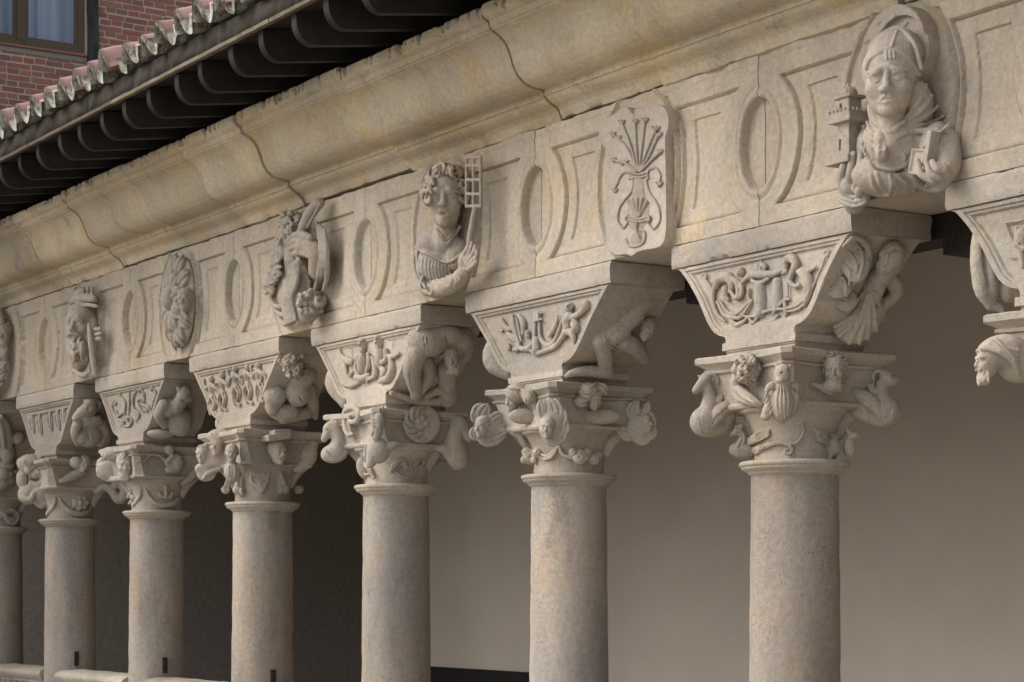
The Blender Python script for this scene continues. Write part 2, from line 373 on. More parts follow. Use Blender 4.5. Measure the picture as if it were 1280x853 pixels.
JX = [7.5, 5.9, 4.3, 2.55, .95, -.72, -1.62, -3.2, -4.57, -5.45, -6.44, -7.62, -8.72, -9.62, -10.7, -12.1, -13.1, -14.3]
for a, b in zip(JX[:-1], JX[1:]):
    off = rng.normal(0, .005, 2); sd = rng.random() * 50
    def fn(V, off=off, sd=sd, a=a, b=b):
        f = (np.arange(len(V)) % len(prof)) < n_face
        n = fbm(V + [0, 0, 0], 5, 3); n2 = fbm(V + [3, 1, 7], 26, 3)
        z = V[:, 2]
        edge = np.clip((z - 4.54) / .06, 0, 1)                       # battered top edge
        chip = np.clip(.6 * fbm(V * [1, .1, .1] + 9, 9, 2) + .7 * fbm(V * [1, .4, .4] + 5, 38, 3) - .12, 0, 1)
        bot = np.clip((4.13 - z) / .04, 0, 1) * np.clip(fbm(V * [1, .2, .2] + 4, 9, 3) - .1, 0, 1)
        fil = np.exp(-((z - 4.215) / .016) ** 2) * np.clip(fbm(V * [1, .2, .2] + 2, 15, 3) - .2, 0, 1)
        dy = .0018 * n + .0016 * n2 + .05 * edge * chip + .014 * bot + .012 * fil + off[0]
        ej = np.minimum(V[:, 0] - b, a - V[:, 0]); dy += .006 * np.exp(-(ej / .007) ** 2)   # rounded joint arrises
        V[:, 1] += np.where(f, dy, 0); V[:, 2] += np.where(f, -.032 * edge * chip + off[1] + .015 * bot, 0)
        # joints wander a little instead of being sawn straight
        wv = .012 * fbm(np.stack([V[:, 0] * 0 + sd, V[:, 1] * 0, V[:, 2]], -1), 6, 2)
        return V
    g = .0055
    V, F = sweep_x(prof, b + g, a - g, max(12, int((a - b) / (.012 if a > -6.5 else .022))), fn)
    o = link('cornice_block', mesh('cornice_block', V, F), M['cornice'], ent); sharp(o, 33)
# wall core above the frieze, carrying the roof (set behind the blocks)
link('wall_core', mesh('wall_core', *box((-14.3, -.18, 4.10), (8, .24, 4.60)), smooth=False), M['mortar_old'], ent)
# dark earth-filled bed at the joints: a thin strip of old mortar behind the face
# ------------------------------------------------------------------ corbel blocks
def corbel_profile(hw):
    s = (hw - .645)
    half = [(.248, 2.722), (.250, 2.760), (.252, 2.794), (.262, 2.803), (.300, 2.812), (.335, 2.828), (.364, 2.852), (.394, 2.890), (.428, 2.945), (.462, 3.0), (.497, 3.045), (.535, 3.092), (.572, 3.130), (.598, 3.155), (.622, 3.1705)]
    half = [(x + s * min(1, max(0, (z - 2.78) / .3)), z) for x, z in half]
    return half
def make_corbel(k, label):
    hw = HALF[k]; c = thing('corbel_block', label, 'corbel', (COLX[k], 0, 2.70), 'carved corbel blocks on the capitals')
    z0 = -2.70
    # top slab with a small fillet under it
    sl_prof = [(YF - .004, 3.175), (YF - .008, 3.18), (YF - .008, 3.276), (YF - .002, 3.283), (.24, 3.283), (.24, 3.175)]
    yz = [(YF - .006, 3.172), (YF - .012, 3.18), (YF - .012, 3.275), (YF - .005, 3.283), (.246, 3.283), (.252, 3.275), (.252, 3.18), (.246, 3.172)]
    yz = resample(yz + [yz[0]], 61)[:-1].tolist()
    def chipfn(V, k=k):
        fr = np.clip(1 - (V[:, 1] - YF + .012) / .02, 0, 1); ed = np.minimum(np.abs(V[:, 2] - 3.172), np.abs(V[:, 2] - 3.283))
        en = np.clip(1 - ed / .018, 0, 1) * fr; ch = np.clip(.7 * fbm(V + 3.1 * k, 12, 2) + .5 * fbm(V + 7 * k, 40, 2) - .22, 0, 1)
        V[:, 1] += .016 * en * ch; V[:, 2] += np.where(V[:, 2] < 3.22, .010, -.010) * en * ch
        ex = np.clip(1 - (hw - np.abs(V[:, 0])) / .02, 0, 1); V[:, 0] -= np.sign(V[:, 0]) * .014 * ex * np.clip(fbm(V + 11 * k, 14, 3), 0, 1)
        return V
    V, F = sweep_x(yz, -hw, hw, 120 if k < 3 else 70, chipfn)
    V = V + .0035 * fbm(V + k, 8, 3)[:, None] * np.array([[.3, 1, .5]])
    V[:, 2] += z0
    # rounded, slightly battered slab ends
    o = link('slab', mesh('slab', V, F), M['carved'], c); sharp(o, 40)
    half = resample(corbel_profile(hw), 46)
    fr = [(x, z) for x, z in half]
    poly = [(-x, z) for x, z in fr] + [(x, z) for x, z in fr[::-1]]
    ctr = np.array([0, 2.985])
    yf, yb = YF + .004, .205
    hp = np.array(fr)
    nk = int((hp[:, 1] < 2.800).sum())
    def ringpts(ox, zb_, zt_, y):
        if ox < .01: xx, zz = hp[:, 0] - ox, np.clip(hp[:, 1], zb_, zt_)
        else:
            zz = np.where(np.arange(len(hp)) < nk, zb_, zb_ + (zt_ - zb_) * np.clip((hp[:, 1] - hp[nk, 1]) / (hp[-1, 1] - hp[nk, 1]), 0, 1))
            xx = np.interp(zz, hp[:, 1], hp[:, 0]) - ox; xc = xx[nk]; xx[:nk] = np.linspace(.10, xc - .02, nk)
            rc = np.clip((zz - zb_) / .035, 0, 1); xx = np.where(np.arange(len(hp)) >= nk, xx - .012 * (1 - rc), xx)
        return [(-x, y, z) for x, z in zip(xx, zz)] + [(x, y, z) for x, z in zip(xx[::-1], zz[::-1])]
    R = [ringpts(0, 2.722, 3.1705, yb), ringpts(0, 2.722, 3.1705, yf + .006), ringpts(.005, 2.726, 3.166, yf), ringpts(.036, 2.832, 3.152, yf), ringpts(.040, 2.836, 3.148, yf + .009), ringpts(.052, 2.846, 3.138, yf + .009), ringpts(.060, 2.854, 3.130, yf + .022)]
    m = len(poly); V = np.array([p for r in R for p in r]); V[:, 2] += z0
    F = []
    for r in range(len(R) - 1):
        for i in range(m):
            j = (i + 1) % m; F.append([r * m + i, r * m + j, (r + 1) * m + j, (r + 1) * m + i])
    F.append([(len(R) - 1) * m + i for i in range(m)][::-1]); F.append(list(range(m)))
    o = link('block', mesh('block', V, F), M['carved'], c); sharp(o, 35)
    # stepped neck and bedding mortar under the block
    V, F = join([box((-.264, YF - .004, 2.734), (.264, .215, 2.768)), box((-.245, YF + .010, 2.700), (.245, .205, 2.734))])
    V = V + .002 * fbm(V * 3 + k, 9, 2)[:, None]; V[:, 2] += z0
    link('neck', mesh('neck', V, F, smooth=False), M['carved'], c)
    return c
# ------------------------------------------------------------------ columns
AST = {0: .0, 1: .025, 2: .05, 3: .01, 4: .01, 5: 0, 6: -.02}
def csq(n, half, bow, cut, t_exp=1):
    """concave-sided square outline with cut corners"""
    pts = []
    cs = [(-1, -1), (1, -1), (1, 1), (-1, 1)]
    for q in range(4):
        a = np.array(cs[q], float) * half; b = np.array(cs[(q + 1) % 4], float) * half
        d = (b - a) / np.linalg.norm(b - a); inw = np.array([-d[1], d[0]])
        a = a + d * cut; b = b - d * cut
        for t in np.linspace(0, 1, n): pts.append(a + (b - a) * t + inw * bow * 4 * t * (1 - t))
    return np.array(pts)
def loft(rings):
    m = len(rings[0][0]); V = np.array([(x, y, z) for P, z in rings for x, y in P])
    F = []
    for r in range(len(rings) - 1):
        for i in range(m):
            j = (i + 1) % m; F.append([r * m + i, r * m + j, (r + 1) * m + j, (r + 1) * m + i])
    F.append([(len(rings) - 1) * m + i for i in range(m)]); F.append(list(range(m))[::-1])
    return V, F
def make_column(k, label):
    X = COLX[k]; a = AST.get(k, 0)
    c = thing('carved_column', label, 'column', (X, 0, 0), 'columns of the upper gallery')
    zt = 2.139 + a
    zs = np.linspace(.0, zt, 44); prof = [(.219 - .0155 * (z / zt) ** 1.6, z) for z in zs]
    V, F = lathe(prof, 64, .0028, k * 3.1); link('shaft', mesh('shaft', V, F), M['shaft'], c)
    pr = [(.197, zt - .012), (.205, zt + .002), (.216, zt + .006), (.218, zt + .012), (.230, zt + .020), (.246, zt + .028), (.250, zt + .034), (.250, zt + .040), (.258, zt + .044), (.262, zt + .052), (.258, zt + .062), (.245, zt + .066), (.19, zt + .068)]
    V, F = lathe(pr, 64, .0015, k * 1.7); o = link('astragal', mesh('astragal', V, F), M['carved'], c); sharp(o, 50)
    zb = zt + .060; zr = 2.425 + a * .7
    pr = [(.192, zb), (.191, zb + .05), (.193, zb + .10)] + [(.195 + .045 * t ** 2.2, zb + .10 + (zr - zb - .10) * t) for t in np.linspace(.1, 1, 9)] + [(.252, zr + .002), (.262, zr + .012), (.262, zr + .020), (.20, zr + .03)]
    V, F = lathe(pr, 56, .0012, k * 2.2); cap = link('capital', mesh('capital', V, F), M['carved'], c); sharp(cap, 50)
    n = 13; zz = zr + .018
    V, F = loft([(csq(n, .235, .0, .05), zz - .004), (csq(n, .272, .004, .06), zz + .004), (csq(n, .280, .007, .06), zz + .016), (csq(n, .276, .007, .06), zz + .024), (csq(n, .270, .016, .05), zz + .032),
                 (csq(n, .280, .034, .045), zz + .07), (csq(n, .294, .048, .04), zz + .12), (csq(n, .302, .052, .035), 2.622)])
    V = V + .002 * fbm(V + k, 9, 3)[:, None]; o = link('block', mesh('block', V, F), M['carved'], cap); sharp(o, 40)
    V, F = loft([(csq(n, .300, .052, .035), 2.619), (csq(n, .316, .052, .035), 2.624), (csq(n, .320, .052, .035), 2.634), (csq(n, .308, .052, .035), 2.639), (csq(n, .318, .050, .035), 2.648), (csq(n, .340, .050, .035), 2.664), (csq(n, .347, .050, .035), 2.668), (csq(n, .347, .050, .035), 2.692), (csq(n, .338, .050, .035), 2.699)])
    V = V + .003 * fbm(V + 5 + k, 10, 3)[:, None]; o = link('abacus', mesh('abacus', V, F), M['carved'], cap); sharp(o, 35)
    for sx in (-1, 1):
        for sy in (sx,):
            P = np.array([(.135, zr - .10), (.165, zr - .03), (.205, zr + .03), (.245, zr + .075), (.262, zr + .13)]); P = spline(P, 3); Vv = []; nn = 10
            for i, (rr_, z) in enumerate(P):
                wd = .026 + .014 * i / len(P)
                for j in range(nn):
                    an = 2 * pi * j / nn; u_, v_ = wd * cos(an), .034 * sin(an)
                    Vv.append((sx * (rr_ + v_ * .6) - sy * u_ * .7, sy * (rr_ + v_ * .6) + sx * u_ * .7, z - v_ * .7))
            Ff = [[i * nn + j, i * nn + (j + 1) % nn, (i + 1) * nn + (j + 1) % nn, (i + 1) * nn + j] for i in range(len(P) - 1) for j in range(nn)]
            link('corner_stem', mesh('corner_stem', np.array(Vv), Ff), M['carved'], cap)
    return c, cap
# ------------------------------------------------------------------ the columns and corbel blocks in place
CL = {-1: 'stone column whose capital ends in a bearded turbaned head', 0: 'stone column with winged goat and swan capital', 1: 'stone column whose capital has leaf-haired faces and a braided woman\'s head',
      2: 'stone column with horse capital and round leaf rosette', 3: 'stone column whose capital has a capped moustached head and clustered heads', 4: 'stone column with looped garlands and small seated nude on capital',
      5: 'stone column with lion and rams crowding one capital corner', 6: 'stone column with curled foliage capital beside the stone rail end'}
BL = {-1: 'corbel block with folded legs on its side and pointed curved front panel', 0: 'corbel block with bat-winged beast on side and dragons holding a cloth in front', 1: 'corbel block with lunging nude man on side and cherub with scrolls in front',
      2: 'corbel block with bowed nude man on side and two seated figures in front', 3: 'corbel block with crouching curly-haired figure on side and dancing figures in front', 4: 'corbel block with crouching lion-headed nude on side and leafy scrolls in front',
      5: 'corbel block with crouching ram-headed figure on side and hanging figures in front', 6: 'corbel block with winged figure on side beside the leafy medallion'}
COLS = {}; CAPS = {}; CORB = {}
for k in range(-1, 7):
    COLS[k], CAPS[k] = make_column(k, CL[k]); CORB[k] = make_corbel(k, BL[k])
# ------------------------------------------------------------------ balustrade
def rail_profile(y0, y1, zt):
    return [(y0 + .03, zt - .125), (y0 + .03, zt - .105), (y0 + .012, zt - .098), (y0 + .012, zt - .080), (y0 - .004, zt - .074), (y0 - .008, zt - .05), (y0 - .002, zt - .03), (y0 + .03, zt - .012), (y0 + .08, zt - .002),
            (y1 - .08, zt), (y1 - .02, zt - .01), (y1, zt - .03), (y1, zt - .125)]
bal = lathe([(.045, 0), (.045, .04), (.03, .05), (.035, .09), (.052, .20), (.045, .30), (.026, .42), (.024, .50), (.032, .56), (.045, .58), (.045, .62)], 20)
bm_ = mesh('baluster', *bal); bm_.materials.append(M['carved'])
RL = {5: 'weathered stone balustrade ending behind the lion and rams column', 4: 'weathered stone balustrade with rounded end in front of lion and rams column', 3: 'weathered stone balustrade between garland column and column with capped head',
      2: 'weathered stone balustrade starting at the column with capped head', 6: 'weathered stone balustrade beyond the curled foliage column', 1: 'weathered stone balustrade starting at horse capital column', 0: 'weathered stone balustrade starting at the leaf-haired capital column'}
for k in range(0, 7):
    xl = COLX[k + 1] + .235; xr = COLX[k] - .19
    t = thing('balustrade', RL[k], 'balustrade', (xl, 0, 0), 'stone balustrades between the columns')
    def fn(V):
        e = np.clip(1 - V[:, 0] / .05, 0, 1); V[:, 1] += .05 * e * e * np.sign(-.05 - V[:, 1]) * -.4
        return V + .004 * fbm(V + k * 3, 9, 3)[:, None]
    V, F = sweep_x(resample(rail_profile(-.20, .10, .945) + [(-.17, .82)], 40).tolist(), 0, xr - xl, 60, fn)
    o = link('rail', mesh('rail', V, F), M['carved'], t); sharp(o, 60)
    V, F = box((0, -.16, .12), (xr - xl, .06, .175)); link('plinth', mesh('plinth', V, F, smooth=False), M['carved'], t)
    nb = 9
    for i in range(nb):
        o = bpy.data.objects.new('baluster', bm_); COL.objects.link(o); o.parent = t; o.location = ((i + .6) * (xr - xl) / nb, -.10, .196)
# iron clamps on the shafts just above the rails
V, F = join([box((-.018, -.012, -.060), (.018, .010, .060)), box((-.014, -.024, .0), (.014, -.013, .03)), box((-.014, -.022, -.055), (.014, -.013, -.035))])
im = mesh('iron_clamp', V, F, smooth=False); im.materials.append(M['iron'])
for k, zc in ((5, 1.035), (4, 1.035), (3, 1.0)):
    o = bpy.data.objects.new('iron_clamp', im); COL.objects.link(o)
    th = rad(-7); r = .216
    o.location = (COLX[k] + r * cos(th) * 1.0, r * sin(th), zc); o.rotation_euler = (0, 0, th + pi / 2)
    tag(o, {5: 'small dark iron clamp on the lion and rams column', 4: 'small dark iron clamp on the garland column', 3: 'small dark iron clamp on the column with capped head'}[k], 'clamp', 'iron clamps above the rails')

# ------------------------------------------------------------------ eaves and tiled roof
YE = -1.22; PIT = math.tan(rad(17))
rf = thing('tiled_roof', 'clay tiled roof with dark rafter ends and lichened eave above the cornice', 'roof')
# rafters: rounded nose, slightly rising inwards
pr = []
y0, h = YE + .01, .165
sl_ = .14
for t in np.linspace(0, 1, 9):
    an = t * pi / 2; pr.append((y0 + .12 * (1 - sin(an)) - .0, .0 + .13 * (1 - cos(an)) + 0))
pr = [(y0, h)] + [(y0 + .11 - .11 * cos(t), .12 - .12 * sin(t)) for t in np.linspace(0, pi / 2, 9)] + [(.6, (.6 - y0) * sl_), (.6, h + (.6 - y0) * sl_)]
V, F = sweep_x([(y, z) for y, z in pr], -.030, .030, 2)
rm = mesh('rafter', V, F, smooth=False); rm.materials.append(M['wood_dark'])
xr0 = at_y(22, 196, YE)[0]
for i in range(-16, 40):
    o = bpy.data.objects.new('rafter', rm); COL.objects.link(o); o.parent = rf
    o.location = (xr0 + .398 * i + rng.normal(0, .008), 0, 4.60 + rng.normal(0, .004)); o.rotation_euler = (0, rng.normal(0, .02), rng.normal(0, .008))
# deck boards behind the eave, thin edge batten, grey plaster under the tiles
def slab_y(x0, x1, ya, yb, za, zb_, th):
    return sweep_x([(ya, za), (yb, zb_), (yb, zb_ + th), (ya, za + th)], x0, x1, 2)
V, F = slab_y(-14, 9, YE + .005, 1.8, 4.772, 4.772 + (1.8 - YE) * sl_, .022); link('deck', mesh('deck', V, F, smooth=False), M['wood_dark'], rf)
xb = 9.0
while xb > -14:
    xl = xb - rng.uniform(1.5, 2.6)
    V, F = sweep_x([(YE - .030, 4.768), (YE - .030, 4.790), (YE + .002, 4.797), (YE + .002, 4.768)], xl + .004, xb - .004, 40, lambda V: V + .004 * fbm(V + 3, 14, 3)[:, None])
    link('eave_board', mesh('eave_board', V, F, smooth=False), M['wood_board'], rf); xb = xl
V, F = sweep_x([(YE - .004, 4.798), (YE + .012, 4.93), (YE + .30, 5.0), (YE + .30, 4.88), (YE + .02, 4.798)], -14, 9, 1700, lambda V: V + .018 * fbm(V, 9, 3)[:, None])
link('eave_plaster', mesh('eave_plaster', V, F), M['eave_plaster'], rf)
def barrel(amp, L, th, up, p=.283, n=12):
    """curved tile from y=0 (mouth) to y=L: one half of a wave; up=1 cover, -1 channel"""
    V = []; F = []; mi = []; ny = 6; m = n + 1; xs = np.linspace(-p / 4 - .012, p / 4 + .012, m)
    for s in (0, 1):
        for j in range(ny):
            t = (j / (ny - 1)) ** 1.6; tp_ = 1 - .12 * t * up
            for x in xs:
                c = cos(2 * pi * x / p); z = amp * (abs(c) ** .8 * (1 if c > 0 else -1)); sl2 = -amp * 2 * pi / p * sin(2 * pi * x / p); nn = math.hypot(1, sl2)
                V.append(((x + sl2 / nn * th * s) * tp_, L * t, up * (z - th * s / nn)))
    for s in (0, 1):
        o = s * ny * m
        for j in range(ny - 1):
            for i in range(n): F.append([o + j * m + i, o + j * m + i + 1, o + (j + 1) * m + i + 1, o + (j + 1) * m + i]); mi.append(1 if ((j < 1 and s == 1) or (s == 0 and up < 0)) else 0)
    o = ny * m
    for i in range(n): F.append([i, i + 1, o + i + 1, o + i]); mi.append(1)
    for j in range(ny - 1):
        for i in (0, n): F.append([j * m + i, (j + 1) * m + i, o + (j + 1) * m + i, o + j * m + i]); mi.append(0)
    return np.array(V), F, mi
cov = []; cha = []
for s in range(3):
    V, F, mi = barrel(.082 + .006 * s, .46, .032, 1); V = V + .004 * fbm(V + 11 * s, 14, 2)[:, None]; me = mesh('cover_tile', V, F, True, None); me.materials.append(M['tile']); me.materials.append(M['lichen']); me.polygons.foreach_set('material_index', np.array(mi, np.int32)); cov.append(me)
    V, F, mi = barrel(.066 + .006 * s, .46, .032, -1); V = V + .004 * fbm(V + 7 * s, 14, 2)[:, None]; me = mesh('channel_tile', V, F, True, None); me.materials.append(M['tile']); me.materials.append(M['lichen']); me.polygons.foreach_set('material_index', np.array(mi, np.int32)); cha.append(me)
xt0 = at_y(1.5, 180, YE - .1)[0]; tp = .283
nrow = 6
rest_V, rest_F = [], []
for i in range(-20, 50):
    x = xt0 + tp * i
    if x < -13.9 or x > 8: continue
    vis = -8.6 < x < -2.6
    for r in range(nrow if vis else 1):
        y = YE - .075 + r * .36; z = 4.985 + (y - (YE - .075)) * PIT + .0
        for kind, dx, dz in ((cov, 0, 0.012), (cha, tp / 2, .0)):
            if r >= 2 and kind is cha: continue
            o = bpy.data.objects.new('cover_tile' if kind is cov else 'channel_tile', random.choice(kind)); COL.objects.link(o); o.parent = rf
            o.location = (x + dx + rng.normal(0, .010), y + rng.normal(0, .014), z + dz + rng.normal(0, .005)); o.rotation_euler = (math.atan(PIT) + rng.normal(0, .02), rng.normal(0, .05), rng.normal(0, .035))
V, F = slab_y(-14, 9, YE + .10, 2.9, 4.915, 4.915 + (2.8) * PIT, .02); link('roof_bed', mesh('roof_bed', V, F, smooth=False), M['eave_plaster'], rf)

# ------------------------------------------------------------------ brick building behind the roof
BX = -14.0
bb = thing('brick_building', 'red brick building with brown framed window rising behind the tiled roof', 'building', (BX, 0, -4.2))
def bpart(name, VF, mat, parent=None, sm=False):
    V = np.array(VF[0], float)
    if parent is None: V = V - np.array([BX, 0, -4.2])
    o = link(name, mesh(name, V, VF[1], smooth=sm), mat, parent or bb)
    return o
wy0, wz0 = at_x(-90, 50, BX)[1], at_x(0, 53, BX)[2]      # window opening
py0, py1 = at_x(108, 60, BX)[1], at_x(123, 60, BX)[1]    # dark post
wy1 = py0 - .015; wz0 = at_x(100, 66, BX)[2] - .01; wz1 = wz0 + 1.35
# mortar wall with the window opening left open
ps = [box((BX - .3, -9, -4.2), (BX, wy0, 10.5)), box((BX - .3, wy1, -4.2), (BX, 12, 10.5)), box((BX - .3, wy0, -4.2), (BX, wy1, wz0 - .015)), box((BX - .3, wy0, wz1), (BX, wy1, 10.5)), box((BX - 1.2, wy0 - .5, wz0 - .6), (BX - 1.1, wy1 + .5, wz1 + .5))]
wl = bpart('wall', join(ps), M['mortar'])
post = bpart('timber_post', (lambda VF: (VF[0] + .006 * fbm(VF[0], 8, 3)[:, None], VF[1]))(join([sweep_x([(0, 0), (1, 0), (1, 1), (0, 1)], 0, 1, 2)])), M['post'])
nz = 60; zz = np.linspace(5.2, 10.4, nz); V = []
for z in zz:
    for y, x in ((py0 + .004, BX + .002), (py0 + .012, BX + .045), (py1 - .012, BX + .045), (py1 - .004, BX + .002)): V.append((x, y, z))
V = np.array(V); V[:, :2] += .010 * np.stack([fbm(V, 7, 3), fbm(V + 9, 7, 3)], -1)
F = [[r * 4 + i, r * 4 + i + 1, (r + 1) * 4 + i + 1, (r + 1) * 4 + i] for r in range(nz - 1) for i in range(3)]
V = V - np.array([BX, 0, -4.2]); old = post.data; post.data = mesh('timber_post', V, F, smooth=False); post.data.materials.append(M['post']); bpy.data.meshes.remove(old)
# bricks
CH = .0673; bricks = []
def b_x(): return .002 + rng.uniform(0, .004)
def brick_mesh(L):
    V, F = box((-.02, 0, 0), (.008, L, CH - .0125)); return V, F
bmesh_cache = {}
sV, sF, so = [], [], 0
row0 = int((5.0 + 4.2) / CH)
for r in range(row0, int((10.4 + 4.2) / CH)):
    z = -4.2 + r * CH; y = -3.0 - (.07 if r % 2 else 0)
    while y < 8.0:
        L = (.268 if r % 2 else .132) * rng.uniform(.94, 1.06)
        if rng.random() < .12: L = .2
        y2 = y + L - .016
        segs = [(y, y2)]
        if wy0 - .01 < y2 and y < py1 + .005 and z > wz0 - .075 and z < wz1 + .02: segs = [(y, min(y2, wy0 - .01)), (max(y, py1 + .006), y2)]
        elif y2 > py0 - .005 and y < py1 + .006: segs = [(y, min(y2, py0 - .006)), (max(y, py1 + .008), y2)]
        for a, b in segs:
            if b - a < .025: continue
            pxl = proj((BX, (a + b) / 2, z + .03))
            tilt = rng.normal(0, .004)
            if -16 < pxl[0] < 300 and -10 < pxl[1] < 158 - .5 * pxl[0] and len(bricks) < 296:
                V, F = box((-.02, 0, tilt), (b_x(), b - a, CH - .0165 + tilt)); V[:, 2] += rng.uniform(-.0015, .0015, 8); V[:, 1] += rng.uniform(-.003, .003, 8)
                o = link('brick', mesh('brick', V, F, smooth=False), M['brick'], wl, (0, a, z + 4.2)); bricks.append(o)
            else:
                V, F = box((-.02, a, z + 4.2), (.008, b, z + 4.2 + CH - .0135)); sV.append(V); sF += [[k + so for k in f] for f in F]; so += 8
        y += L
o = link('bricks', mesh('bricks', np.concatenate(sV), sF, smooth=False), M['brick'], wl); o['kind'] = 'stuff'
# window
wn = None
def wpart(name, VF, mat, sm=False): return link(name, mesh(name, np.array(VF[0]) - np.array([BX, 0, -4.2]), VF[1], smooth=sm), mat, wn or bb)
ym = at_x(27, 20, BX)[1]; fz = wz0
fx0, fx1 = BX - .06, BX - .012
wn = wpart('window', join([box((fx0, wy0, fz), (fx1, wy1, fz + .055)), box((fx0, wy1 - .075, fz + .055), (fx1, wy1, wz1)), box((fx0, wy0, fz + .055), (fx1, wy0 + .07, wz1)), box((fx0, wy0 + .07, wz1 - .07), (fx1, wy1 - .075, wz1))]), M['frame'])
wpart('mullion', box((fx0 - .002, ym - .05, fz + .056), (fx1 + .006, ym + .05, wz1 - .071)), M['frame'])
for a, b in ((wy0 + .071, ym - .051), (ym + .051, wy1 - .076)):
    wpart('sash', join([box((fx0, a, fz + .057), (fx1 - .008, b, fz + .10)), box((fx0, a, fz + .10), (fx1 - .008, a + .03, wz1 - .072)), box((fx0, b - .03, fz + .10), (fx1 - .008, b, wz1 - .072))]), M['frame'])
    wpart('pane', box((fx0 + .01, a + .031, fz + .101), (fx0 + .014, b - .031, wz1 - .073)), M['glass'])
yy = np.linspace(wy0 - .1, wy1 + .1, 160); V = []
for z in (fz - .1, wz1 + .1):
    for y in yy: V.append((BX - .16 + .03 * sin(y * 38 + 2 * sin(y * 9)), y, z))
F = [[i, i + 1, 160 + i + 1, 160 + i] for i in range(159)]
wpart('curtain', (V, F), M['curtain'], True)
V, F = box((BX - .05, wy0 - .03, wz0 - .030), (BX + .03, py0 - .002, wz0 - .006)); sil = wpart('sill', (V, F), M['brick'])
V, F = sweep_x([(0, 0), (1, 0), (1, 1), (0, 1)], 0, 1, 2)
V, F = box((BX - .02, wy0 - .03, wz0 - .085), (BX + .006, py0 - .01, wz0 - .032)); wpart('sill_mortar', (V, F), M['mortar_old'])
# ================================================================== carving: signed-distance sculpting on a voxel grid
def surface_nets(G, org, h):
    nx, ny, nz = G.shape
    S = G < 0
    c = np.zeros((nx - 1, ny - 1, nz - 1), np.int8)
    for dx in (0, 1):
        for dy in (0, 1):
            for dz in (0, 1): c += S[dx:nx - 1 + dx, dy:ny - 1 + dy, dz:nz - 1 + dz]
    mixed = (c > 0) & (c < 8)
    I = np.argwhere(mixed)
    if len(I) == 0: return np.zeros((0, 3)), np.zeros((0, 4), int)
    idm = np.full(mixed.shape, -1, np.int32); idm[mixed] = np.arange(len(I))
    offs = np.array([(a, b, d) for a in (0, 1) for b in (0, 1) for d in (0, 1)])
    vals = np.stack([G[I[:, 0] + o[0], I[:, 1] + o[1], I[:, 2] + o[2]] for o in offs], 1)
    acc = np.zeros((len(I), 3)); cnt = np.zeros(len(I))
    for i in range(8):
        for j in range(i + 1, 8):
            if np.abs(offs[i] - offs[j]).sum() != 1: continue
            a, b = vals[:, i], vals[:, j]; m = (a < 0) != (b < 0)
            t = np.where(m, a / np.where(m, a - b, 1), 0)[:, None]
            acc += np.where(m[:, None], offs[i] + (offs[j] - offs[i]) * t, 0); cnt += m
    V = org + h * (I + acc / cnt[:, None])
    Fs = []
    for ax in range(3):
        u, v = [(1, 2), (2, 0), (0, 1)][ax]
        sl0 = [slice(None)] * 3; sl1 = [slice(None)] * 3; sl0[ax] = slice(0, -1); sl1[ax] = slice(1, None)
        A, B = S[tuple(sl0)], S[tuple(sl1)]
        for fl, m in ((False, A & ~B), (True, ~A & B)):
            E = np.argwhere(m); E = E[(E[:, u] > 0) & (E[:, v] > 0) & (E[:, u] < G.shape[u] - 1) & (E[:, v] < G.shape[v] - 1)]
            if not len(E): continue
            q = []
            for du, dv in ((-1, -1), (0, -1), (0, 0), (-1, 0)):
                C = E.copy(); C[:, u] += du; C[:, v] += dv; q.append(idm[C[:, 0], C[:, 1], C[:, 2]])
            q = np.stack(q, 1)
            Fs.append(q[:, ::-1] if fl else q)
    return V, np.concatenate(Fs)
def rotm(yaw=0, pitch=0, roll=0):
    y, p, r = rad(yaw), rad(pitch), rad(roll)
    Rz = np.array([[cos(y), -sin(y), 0], [sin(y), cos(y), 0], [0, 0, 1]]); Rx = np.array([[1, 0, 0], [0, cos(p), -sin(p)], [0, sin(p), cos(p)]]); Ry = np.array([[cos(r), 0, sin(r)], [0, 1, 0], [-sin(r), 0, cos(r)]])
    return Rz @ Rx @ Ry
